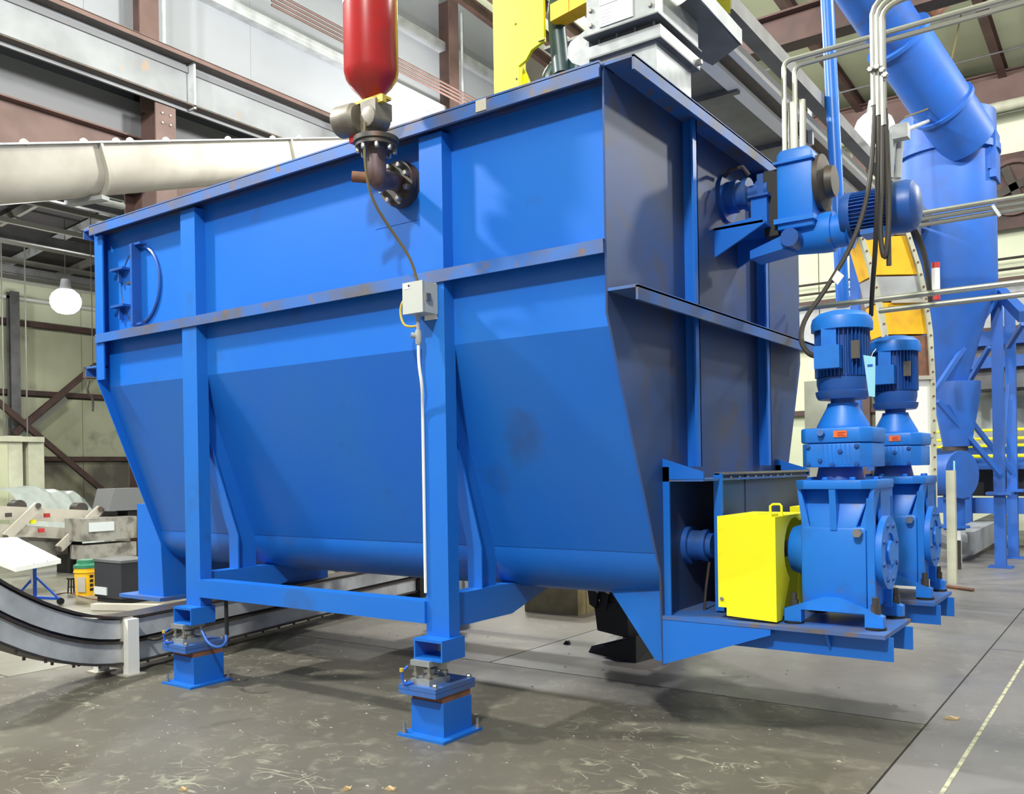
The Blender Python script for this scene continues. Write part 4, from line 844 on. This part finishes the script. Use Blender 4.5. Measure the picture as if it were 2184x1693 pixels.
# grimy machine right of the frame
t = thing('grimy_machine', 'grimy grey machine body against the brown column, left of the hopper', 'machine', (-13,7.466,0.238))
q0 = (-13,7.031,0.699); q1 = (-13,7.916,0.641)
b = bm_(); box(b, -13.5, q0[1], .52, -13.0, q1[1], .86); body = part('body', b, 'grimy', t)
b = bm_(); box(b, -12.995, q0[1] + .1, .66, -12.985, q0[1] + .5, .8); part('label_plate', b, 'label_grey', body, 'pale blue and white label')
b = bm_(); box(b, -13.45, q0[1] + .05, .24, -13.02, q1[1], .46); part('lower_body', b, 'grimy', t)
b = bm_(); box(b, -13.5, q0[1] + .2, 0, -13.1, q1[1] - .1, .24); part('skid', b, 'black', t)
q0 = (-13.2,7.57,0.951); b = bm_(); prism(b, [(q0[1], .95), (q0[1] + .7, .95), (q0[1] + .7, 1.3), (q0[1] + .1, 1.3)], 'x', -13.7, -13.2); part('hood', b, 'panel_grey', t)
b = bm_(); box(b, -13.6, q0[1] + .35, .86, -13.25, q0[1] + .7, .95); part('neck', b, 'black', t)
# table on a blue tripod stand
q = (-10.649,5.182,0)
t = thing('roller_stand', 'blue tripod stand carrying a white tilted slatted top, far left', 'stand', q)
X, Y = q[0], q[1]
b = bm_(); cyl(b, (X, Y, 0), (X, Y, .5), .022, None, 10); post_ = part('post', b, 'blue_stand', t)
b = bm_(); box(b, X - .012, Y - .05, .25, X + .02, Y - .03, .42); part('paper_tag', b, 'white', post_, 'white paper tag')
for a in (35, 155, 275):
    c_, s_ = math.cos(R(a)), math.sin(R(a))
    b = bm_(); beam(b, (X, Y, .09), (X + .3 * c_, Y + .3 * s_, .07), .04, .03); lg = part('leg', b, 'blue_stand', t)
    b = bm_(); beam(b, (X, Y, .34), (X + .26 * c_, Y + .26 * s_, .09), .02, .02); part('strut', b, 'blue_stand', lg)
    b = bm_(); cyl(b, (X + .3 * c_ - .015, Y + .3 * s_, .04), (X + .3 * c_ + .015, Y + .3 * s_, .04), .04, None, 12); part('caster', b, 'black', lg)
zt = .5
c4 = [(-12.225,5.171,0.72), (-12.084,5.653,0.72), (-10.122,5.222,0.56), (-10.258,4.784,0.5), (-11.837,5.005,0.6)]
b = bm_(); hexa(b, [(x, y, z - .05) for x, y, z in c4], c4); tp = part('table_top', b, 'white', t)
for f in (.3, .6):
    a = Vector(c4[0]).lerp(Vector(c4[4]), f); e = Vector(c4[2]).lerp(Vector(c4[3]), f); b = bm_(); beam(b, a + Vector((0, 0, .008)), e + Vector((0, 0, .008)), .015, .02); part('slat_ridge', b, 'white', tp)
# bucket, black crate, little stool, floor channel
q = (-10.969,5.98,0)
t = thing('plastic_bucket', 'yellow plastic bucket with a green lid on the floor, left', 'bucket', q)
b = bm_(); lathe(b, q, (0, 0, 1), [(0, .125), (.33, .145), (.345, .145)], 24); bb = part('body', b, 'bucket_yellow', t)
b = bm_(); lathe(b, (q[0], q[1], .29), (0, 0, 1), [(0, .152), (.012, .152)], 24); part('rib', b, 'bucket_yellow', bb)
b = bm_(); lathe(b, (q[0], q[1], .345), (0, 0, 1), [(0, .152), (.035, .15), (.05, .12), (.055, .115), (.1, .11), (.1, .02)], 24); part('lid', b, 'bucket_green', t)
def curved_patch(par, a0, a1, z0, z1, m, name, lab=None, r=.141):
    b = bm_(); A = [R(a0 + (a1 - a0) * k / 5) for k in range(6)]
    lo = [b.verts.new((q[0] + r * math.cos(a), q[1] + r * math.sin(a), z0)) for a in A]; hi = [b.verts.new((q[0] + (r + .006) * math.cos(a), q[1] + (r + .006) * math.sin(a), z1)) for a in A]
    for i in range(5): b.faces.new((lo[i], lo[i + 1], hi[i + 1], hi[i]))
    part(name, b, m, par, lab)
curved_patch(bb, -78, -35, .05, .24, 'cream', 'label_sheet', 'pale printed label')
for k in range(4): curved_patch(bb, -14, 4, .06 + .055 * k, .095 + .055 * k, 'black', 'lettering')
q = (-10.009,5.839,0)
t = thing('dark_crate', 'dark grey box beside the yellow bucket', 'crate', q)
b = bm_(); box(b, q[0] - .3, q[1] - .12, 0.06, q[0] + .28, q[1] + .3, .48); part('body', b, 'rubber', t, bev=.01)
b = bm_(); box(b, q[0] - .31, q[1] - .13, .48, q[0] + .29, q[1] + .31, .51); part('lid', b, 'galv_dark', t)
b = bm_(); box(b, q[0] - .29, q[1] - .135, .09, q[0] - .02, q[1] - .12, .18); part('sticker', b, 'label_grey', t)
b = bm_(); box(b, q[0] - .28, q[1] - .1, 0, q[0] + .26, q[1] + .28, .06); part('pallet', b, 'black', t)
q = (-11.27,5.958,0); b = bm_()
for dx in (-.04, .04):
    for dy in (-.04, .04): beam(b, (q[0] + dx, q[1] + dy, 0), (q[0] + dx * .8, q[1] + dy * .8, .19), .014, .014)
box(b, q[0] - .05, q[1] - .05, .18, q[0] + .05, q[1] + .05, .2); box(b, q[0] - .045, q[1] - .045, .08, q[0] + .045, q[1] + .045, .09); single('small_stool', b, 'black', 'little black wire rack left of the yellow bucket', 'rack')
q = (-9.285,5.376,0); b = bm_(); beam(b, (q[0] - .35, q[1] - .05, .04), (q[0] + .4, q[1] + .3, .04), .1, .07); single('steel_channel', b, 'cream', 'cream steel channel lying on the floor before the dark box', 'steel channel')
b = bm_(); tube(b, [(-11.298,5.732,0.008), (-11.375,5.983,0.008), (-10.643,5.772,0.008), (-10.208,5.795,0.008)], .007, 6, 2); single('extension_cord', b, 'rust', 'thin reddish cord on the floor near the bucket', 'cord')

# ------------------------------------------------------------------ right background
def pipe_thing(name, paths, r, m, lab, cat, sm=2):
    t = thing(name, lab, cat, paths[0][0])
    for p in paths:
        b = bm_(); tube(b, p, r, 10, sm); part('pipe', b, m, t)
    return t
zc = 4.30
t = thing('conduit_run', 'two galvanised conduits bending from the gearbox top and running right', 'conduit', (-2.0, 6.2, 3.7))
for k, (xv, dz) in enumerate(((-2.05, 0.03), (-1.985, -.01))):
    b = bm_(); tube(b, [(xv, 6.2 + .03 * k, 3.3), (xv, 6.2 + .03 * k, zc - .12 + dz), (xv, 6.2 + .03 * k, zc + dz), (xv + .12, 6.2 + .03 * k, zc + dz), (0.6, 6.2 + .03 * k, zc + dz)], .018, 8, 2); part('pipe', b, 'conduit', t)
for xv in (-2.02, -1.94):
    b = bm_(); cyl(b, (xv, 6.25, 3.3), (xv, 6.25, 4.05), .022, None, 8); part('pipe', b, 'conduit', t)
t = thing('conduit_drop', 'cluster of grey conduits arching down beside the lamp', 'conduit', (-1.2, 5.1, 3.6))
YC2 = 5.1
for k in range(3):
    b = bm_(); tube(b, [(-1.195 + .025 * k, YC2, 3.45 - .06 * k), (-1.195 + .025 * k, YC2, 3.84), (-1.195 + .025 * k, YC2, 4.01 - .025 * k), (-1.0, YC2, 4.07 - .038 * k), (.34, YC2, 4.11 - .038 * k)], .017, 8, 2); part('pipe', b, 'conduit', t)
bolts(t, [(-1.205, YC2 - .02, 3.64), (-1.17, YC2 - .02, 3.645), (-1.145, YC2 - .02, 3.62), (-1.13, YC2 - .02, 3.59)], (0, -1, 0), .018, .02)
t = thing('motor_cables', 'bundle of dark cables hanging from the conduit down to the motors', 'cables', (-1.2, 5.1, 3.5))
for pts in ([(-1.19, 5.1, 3.45), (-1.212,5.08,3.028), (-1.282,5.02,2.721), (-1.429,4.95,2.449), (-1.515,4.85,2.292), (-1.498,4.72,2.161), (-1.438,4.65,2.075), (-1.357,4.6,2.046)],
            [(-1.17, 5.1, 3.45), (-1.182,5.1,3.052), (-1.209,5.15,2.709), (-1.292,5.4,2.5), (-1.348,5.6,2.392)],
            [(-1.15, 5.1, 3.42), (-1.159,5.1,2.997), (-1.177,5.1,2.745), (-1.155,5.1,2.589), (-1.137,5.1,2.688), (-1.128,5.12,2.945), (-1.14, 5.12, 3.4)],
            [(-1.14, 5.1, 3.42), (-1.137,5.12,2.997), (-1.136,5.12,2.742), (-1.136,5.12,2.574)]):
    b = bm_(); tube(b, pts, .0135, 8, 2); part('cable', b, 'cable', t)
q = (-1.357,4.93,2.513); b = bm_(); hexa(b, [(q[0] - .03, q[1], q[2] - .01), (q[0], q[1], q[2] - .045), (q[0], q[1] + .004, q[2] - .045), (q[0] - .03, q[1] + .004, q[2] - .01)], [(q[0], q[1], q[2] + .035), (q[0] + .035, q[1], q[2]), (q[0] + .035, q[1] + .004, q[2]), (q[0], q[1] + .004, q[2] + .035)]); part('cable_tag', b, 'white', t, 'white paper tag')
b = bm_(); cyl(b, (-2.338,8.294,5.822), (-2.254,8.354,2.931), .058, None, 20); single('blue_pole', b, 'blue', 'vertical blue pipe column behind the upper drive motor', 'pole')
b = bm_(); q = (-2.936,11.436,4.342); box(b, q[0] - .05, q[1] - .05, 0, q[0] + .05, q[1] + .05, q[2] + .3); single('pale_blue_post', b, 'blue_far', 'slim pale blue square post right of the blue pipe column', 'post')
t = thing('handrail', 'two grey handrail pipes crossing behind the gear motors', 'railing', (-1.5, 6.6, 2.6))
b = bm_(); cyl(b, (-2.095, 6.6, 2.655), (0.7, 6.6, 2.66), .02, None, 10); part('pipe', b, 'conduit', t)
b = bm_(); cyl(b, (-1.535, 6.6, 2.575), (0.7, 6.6, 2.585), .02, None, 10); part('pipe', b, 'conduit', t)
t = thing('conduit_rack', 'three parallel conduits crossing in front of the blue cyclone', 'conduit', (-1.0, 7.0, 3.27))
for k in range(3):
    b = bm_(); cyl(b, (-1.35, 7.0 + .03 * k, 3.315 - .035 * k), (0.9, 7.0 + .03 * k, 3.315 - .035 * k), .018, None, 8); part('pipe', b, 'conduit', t)
b = bm_(); q = (-0.847,6.98,3.239); beam(b, (q[0] - .015, 6.97, q[2] + .04), (q[0] + .03, 6.97, q[2] - .045), .02, .02); part('strap', b, 'galv', t)
# motor terminal conduit (curved, from upper motor)
b = bm_(); tube(b, [(-1.092,5.5,2.867), (-1.063,5.6,2.774), (-1.199,6.5,2.815), (-1.364,7.5,2.724)], .018, 8, 2); single('flexible_conduit', b, 'cable', 'curved dark flexible conduit right of the upper motor cowl', 'conduit')
b = bm_(); cyl(b, (-1.751,7.977,3.908), (-1.723,7.997,4.344), .03, None, 10); cyl(b, (-1.697,8.016,3.907), (-1.676,8.031,4.263), .028, None, 10); q = (-1.647,7.929,4.258); box(b, q[0] - .06, q[1] - .05, q[2] - .06, q[0] + .06, q[1] + .05, q[2] + .06); cyl(b, (q[0], q[1], q[2]), (-2.291,12.638,5.964), .022, None, 8); single('outlet_box', b, 'greypaint', 'pale grey outlet box on top of short vertical conduits', 'electrical box')

# bucket elevator casing, curved at the top
t = thing('casing_conveyor', 'tall white conveyor casing with amber panels behind the motors, curved at the top', 'conveyor', (-2.007,10.256,1.434))
o0 = Vector((-2.129,10.169,1.437)); Rr = Vector((.812, .5835, 0)); Ff = Vector((-.5835, .812, 0))
def ep(a, z, f=0): return Vector((o0.x, o0.y, 0)) + Rr * a + Ff * f + Vector((0, 0, z))
prof = [(.30, 0.3), (.33, 2.0), (.31, 2.9), (.24, 3.35), (.12, 3.75), (-.02, 4.05)]
prof_l = [(-.22, 0.3), (-.22, 2.0), (-.24, 2.9), (-.30, 3.3), (-.40, 3.6), (-.52, 3.85)]
mats = ['white', 'white', 'amber', 'greypaint', 'amber', 'greypaint']
zcuts = [0.3, 1.5, 2.38, 2.45, 3.1, 3.35, 3.98]
def itp(pr, z):
    for (a0, z0), (a1, z1) in zip(pr, pr[1:]):
        if z <= z1: return a0 + (a1 - a0) * (z - z0) / (z1 - z0)
    return pr[-1][0]
segs = [(0.0, 1.62, 'white'), (1.64, 2.30, 'white'), (2.32, 2.72, 'steel_dark'), (2.74, 3.30, 'amber'), (3.32, 3.60, 'greypaint'), (3.62, 4.02, 'amber')]
# heights read on the casing itself
segs = [(0.0, 1.78, 'white'), (1.80, 2.40, 'white'), (2.42, 2.86, 'rust'), (2.88, 3.22, 'amber'), (3.24, 3.50, 'greypaint'), (3.52, 3.93, 'amber'), (3.95, 4.12, 'greypaint')]
pl = [(-.04, 0), (-.04, 2.4), (-.08, 2.9), (-.15, 3.3), (-.22, 3.6), (-.32, 3.95), (-.40, 4.2)]
pr_ = [(.28, 0), (.28, 2.4), (.26, 2.9), (.21, 3.3), (.15, 3.6), (.04, 3.95), (-.06, 4.2)]
for z0, z1, m in segs:
    bot = [ep(itp(pl, z0) - .1, z0), ep(itp(pr_, z0), z0), ep(itp(pr_, z0), z0, .4), ep(itp(pl, z0) - .1, z0, .4)]
    top = [ep(itp(pl, z1) - .1, z1), ep(itp(pr_, z1), z1), ep(itp(pr_, z1), z1, .4), ep(itp(pl, z1) - .1, z1, .4)]
    b = bm_(); hexa(b, bot, top); part('casing_panel', b, m, t)
zz = [0, 1.2, 2.4, 2.9, 3.3, 3.6, 3.95, 4.2]
for pp, off in ((pr_, .0), (pl, -.14)):
    b = bm_()
    rs = [[b.verts.new(ep(itp(pp, z) + off + da, z, f)) for da, f in ((0, -.03), (.05, -.03), (.05, .03), (0, .03))] for z in zz]; skin(b, rs)
    fl_ = part('edge_flange', b, 'cream_green', t)
    bolts(fl_, [ep(itp(pp, z) + off + .025, z, -.03) for z in [1.3 + .13 * k for k in range(21)]], (.5835, -.812, 0), .012, .01, 'rust')
for z in (1.79, 2.41, 3.23):
    b = bm_(); beam(b, ep(-.12, z, -.02), ep(.3, z, -.02), .03, .04); part('joint_bar', b, 'cream', t)
b = bm_(); q = Vector((-1.824,10.326,3.428)); cyl(b, q + Vector((0, 0, -.14)), q + Vector((0, 0, .14)), .04, None, 14); t2 = single('white_canister', b, 'white', 'small white canister with red ends on the casing edge', 'canister')
for dz in (-.2, .14):
    b = bm_(); cyl(b, q + Vector((0, 0, dz)), q + Vector((0, 0, dz + .06)), .042, None, 14); part('red_end', b, 'red_faded', t2, 'red end cap')
# rear brown/cream trunk left of the casing (between the drive and the casing)
b = bm_(); q = Vector((-3.008,9.66,1.453)); box(b, q.x - .02, q.y, 0, q.x + .3, q.y + .3, 2.4); single('stained_duct', b, 'cream_green', 'stained cream duct left of the nearer gear motor', 'duct')
b = bm_()
for px in (0, .07): cyl(b, (q.x - .25 + px, q.y - .6, 0), (q.x - .18 + px, q.y - .6, 3.1), .03, None, 8)
single('vertical_pipes', b, 'pipe_brown', 'dark vertical pipes just right of the hopper edge', 'pipe')

# cyclone with inclined duct
C0 = Vector((-2.272,13.76,5.369)); cx, cy = C0.x, C0.y
t = thing('cyclone', 'large blue cyclone separator with a cone bottom on the right', 'cyclone', (cx, cy, 0))
b = bm_(); lathe(b, (cx, cy, 2.55), (0, 0, 1), [(0, .2), (1.4, .6), (1.45, .62), (3.2, .62), (3.2, .68), (3.24, .68)], 40); part('body', b, 'blue_far', t)
b = bm_(); lathe(b, (cx, cy, 5.79), (0, 0, 1), [(0, .68), (.05, .68), (.05, .63), (.52, .63), (.54, .1)], 40); part('top_drum', b, 'blue_far', t)
b = bm_(); lathe(b, (cx + .08, cy, 1.72), (0, 0, 1), [(0, .18), (.75, .31), (.9, .31), (.9, .28)], 32); part('receiver_cone', b, 'blue_far', t)
b = bm_(); lathe(b, (cx + .05, cy, 1.66), (0, 0, 1), [(0, .17), (.06, .17)], 20); part('collar', b, 'steel_dark', t)
b = bm_(); lathe(b, (cx - .18, cy - .05, 1.33), (.85, -.5, 0), [(0, .2), (.05, .28), (.32, .3), (.38, .33), (.42, .33), (.42, .1)], 28); part('valve_housing', b, 'blue_far', t)
b = bm_(); box(b, cx + .11, cy - .5, 1.3, cx + .13, cy - .49, 1.52); part('paper_tag', b, 'tag_blue', t, 'pale blue tag')
b = bm_(); cyl(b, (cx + .03, cy, .55), (cx + .03, cy, 1.08), .14, None, 20); part('outlet_pipe', b, 'blue_far', t)
for z in (.98, .58):
    b = bm_(); cyl(b, (cx + .03, cy, z), (cx + .03, cy, z + .03), .2, None, 20); part('pipe_flange', b, 'blue_far', t)
b = bm_(); cyl(b, (cx + .03, cy, 0), (cx + .03, cy, .4), .08, None, 12); part('stand_pipe', b, 'steel_dark', t)
q1 = (-2.009,13.703,6.05); 
for k, (px0, s_) in enumerate((((2086,290), .55), ((2100,300), .42), ((2110,320), .3))):
    pass
for k in range(3):
    q = Vector((-1.785,13.494,5.935)) + Vector((.055 * k, .03 * k, -.11 * k)); b = bm_(); box(b, q.x - .03, q.y - .05, q.z - .38, q.x + .05, q.y + .4, q.z + .28); part('access_cover', b, 'blue_far', t)
D0 = Vector((-2.886,11.225,7.543)); D1 = Vector((-1.985,13.228,5.902)); dv = (D1 - D0)
t = thing('inclined_duct', 'thick blue round duct slanting down into the cyclone top', 'duct', D1)
b = bm_(); cyl(b, D0.lerp(D1, .42), D1 + dv.normalized() * .14, .36, None, 36); part('lower_tube', b, 'blue_far', t)
b = bm_(); cyl(b, D0 - dv * .3, D0.lerp(D1, .40), .33, None, 36); part('upper_tube', b, 'blue_motor', t)  # darker blue than the lower tube, girder shade put into the colour
for f in (.41, .82):
    c = D0.lerp(D1, f); b = bm_(); cyl(b, c - dv.normalized() * .025, c + dv.normalized() * .025, .41 if f < .5 else .395, None, 36); part('joint_ring', b, 'blue_far', t)
b = bm_(); tube(b, [(-2.073,13.903,7.808), (-2.12,13.007,6.585), (-2.17,12.602,6.124), (-2.473,12.138,5.901)], .012, 6, 2); single('sagging_cable', b, 'cable_brown', 'thin brown cable looping across the blue inclined duct', 'cable')
b = bm_(); tube(b, [(-2.658,14.098,8.036), (-2.519,14.198,8.013), (-2.406,14.28,8.169), (-2.264,14.381,8.337)], .09, 10, 1); cyl(b, (-2.714,14.058,8.058), (-2.575,14.158,8.028), .15, None, 14); single('rusty_elbow', b, 'rust', 'rusty pipe elbow at the top right behind the blue duct', 'pipe')

# blue support frame with legs and braces
t = thing('support_tower', 'tall blue support frame with flanged square legs at the right edge', 'frame', (-1.73,14.235,0))
for q, top in ((Vector((-1.73,14.235,0)), (-1.734,14.235,3.786)), (Vector((-1.732,15.701,0)), (-1.675,15.695,3.991)), (Vector((-2.358,14.994,0)), None)):
    if top is None: continue
    b = bm_(); box(b, q.x - .07, q.y - .07, .02, q.x + .07, q.y + .07, top[2]); lg = part('leg', b, 'blue_far', t)
    b = bm_(); box(b, q.x - .15, q.y - .15, 0, q.x + .15, q.y + .15, .02); part('base_plate', b, 'blue_far', lg)
    b = bm_(); box(b, q.x - .16, q.y - .16, 1.03, q.x + .16, q.y + .16, 1.07); part('joint_flange', b, 'blue_far', lg)
for a, c_ in (((-1.694,14.052,3.807), (-2.367,13.076,2.428)), ((-2.355,13.331,2.346), (-1.705,14.044,1.33)), ((-1.696,15.036,2.642), (-1.716,14.283,1.394)), ((-2.273,15.114,2.651), (-1.886,14.653,3.179)), ((-2.217,14.908,2.174), (-1.707,15.521,1.311)), ((-1.457,14.715,3.483), (-1.714,15.269,3.226))):
    b = bm_(); beam(b, a, c_, .06, .06); part('brace', b, 'blue_far', t)
b = bm_(); beam(b, (-2.311,13.363,3.731), (-1.656,14.079,3.852), .12, .14); beam(b, (-1.656,14.079,3.852), (-1.264,12.883,3.324), .12, .14); part('top_beam', b, 'blue_far', t)

# platform behind with yellow rails
t = thing('platform', 'blue steel platform with yellow railings behind the support frame', 'platform', (-1, 17, 0))
yy = 17.0
for (a, c_, m, nm) in (((-2.717,17,1.789), (-1.704,17,1.369), 'blue_far', 'deck_beam'), ((-2.731,17,0.879), (-1.715,17,0.618), 'blue_far', 'lower_beam')):
    b = bm_(); box(b, a[0] - 1.5, yy, c_[2], 3.5, yy + .25, a[2]); part(nm, b, m, t)
b = bm_(); box(b, -3.6, yy + .5, .9, 3.5, yy + 1.6, 1.6); part('gap_shade_box', b, 'black', t)  # added black box standing in for the dark gap between the beams
for k, pz in enumerate(((-2.266,16.9,2.03)[2], (-2.268,16.9,1.887)[2], (-2.27,16.9,1.767)[2])):
    b = bm_(); cyl(b, (-3.4, 16.9, pz), (3.5, 16.9, pz), .025, None, 8); part('rail', b, 'yellow', t)
pz = (-2.259,16.8,1.592)[2]; b = bm_(); cyl(b, (-3.4, 16.8, pz), (3.5, 16.8, pz), .03, None, 8); part('rail', b, 'yellow', t)
for k in range(4):
    x = -2.6 + 1.7 * k; b = bm_(); box(b, x, yy - .1, 0, x + .12, yy, 1.6); part('leg', b, 'blue_far', t)
t = thing('upper_frame', 'blue upper beams of a machine beyond the yellow railings', 'frame', (-1, 19, 2))
for y0p, y1p in ((708, 735), (765, 785)):
    pass
for a, c_ in (((-2.6,19,3.978), (-2.604,19,3.709)), ((-2.607,19,3.495), (-2.61,19,3.28))):
    b = bm_(); box(b, -3.6, 19, c_[2], 4, 19.3, a[2]); part('beam', b, 'blue_far', t)
a = (-2.631,19.2,3.76); c_ = (-2.643,19.2,2.901); b = bm_(); box(b, -3.6, 19.2, c_[2], 4, 20.2, a[2]); part('hood', b, 'galv_dark', t)
for x in (-3.2, 0.2, 3.6):
    b = bm_(); box(b, x, 19.05, 0, x + .15, 19.2, (-2.591,19,4.585)[2]); part('leg', b, 'blue_far', t)
for k in range(3):
    q = (-2.5,20.6,2.501); b = bm_(); lathe(b, (q[0] + .1 + 1.25 * k, 20.8, q[2] - .6), (0, 0, 1), [(0, .5), (.2, .6), (.9, .62), (1.15, .4), (1.2, .05)], 16); single('wrapped_bale', b, 'tarp', ('plastic wrapped bale behind the yellow rails, leftmost', 'plastic wrapped bale behind the yellow rails, second from left', 'plastic wrapped bale behind the yellow rails at the right edge')[k], 'bale')
q = (-2.376,21.6,7.337); t = thing('wall_fan', 'dark round exhaust fan high on the far right wall', 'fan', (q[0], 21.7, q[2]))
b = bm_(); box(b, q[0] - .85, 21.72, q[2] - .85, q[0] + .85, 21.8, q[2] + .75); part('panel', b, 'brown', t)
b = bm_(); lathe(b, (q[0] + .1, 21.72, q[2]), (0, -1, 0), [(0, .6), (.12, .6), (.12, .52), (.02, .5)], 28); part('housing', b, 'brown_light', t)
for k in range(4):
    a = R(90 * k + 20); b = bm_(); beam(b, (q[0] + .1, 21.62, q[2]), (q[0] + .1 + .48 * math.cos(a), 21.62, q[2] + .48 * math.sin(a)), .02, .16); part('blade', b, 'steel_dark', t)
# far conveyor on the floor at the right
t = thing('floor_conveyor', 'grey drag conveyor on the floor under the cyclone outlet', 'conveyor', (-2.216,16.308,0))
a = Vector((-2.329,14.827,0.194)); c_ = Vector((-2.292,19.287,0.279)); 
b = bm_(); beam(b, (a.x, a.y, .28), (c_.x, c_.y, .34), .35, .34); part('body', b, 'greypaint', t)
b = bm_(); tube(b, [(a.x, a.y, .3), (a.x - .3, a.y - .25, .4), (a.x - .6, a.y - .5, .8), (a.x - .7, a.y - .6, 1.3)], .17, 10, 2); part('bend', b, 'greypaint', t)
b = bm_(); box(b, a.x - .06, a.y - .3, 0, a.x + .04, a.y - .2, .75); part('leg', b, 'white', t)
b = bm_(); q = (-1.779,11.601,0.01); cyl(b, (-1.987,11.639,0.02), (-1.676,11.436,0.02), .02, None, 8); single('rusty_rod', b, 'rust', 'short rusty rod on the floor right of the farther drive', 'rod')
b = bm_(); q = (-2.003,12.106,0.662); box(b, q[0] - .05, q[1] - .05, 0, q[0] + .05, q[1] + .05, 1.4); single('grey_post', b, 'cream_green', 'cream post directly right of the farther gear motor', 'post')
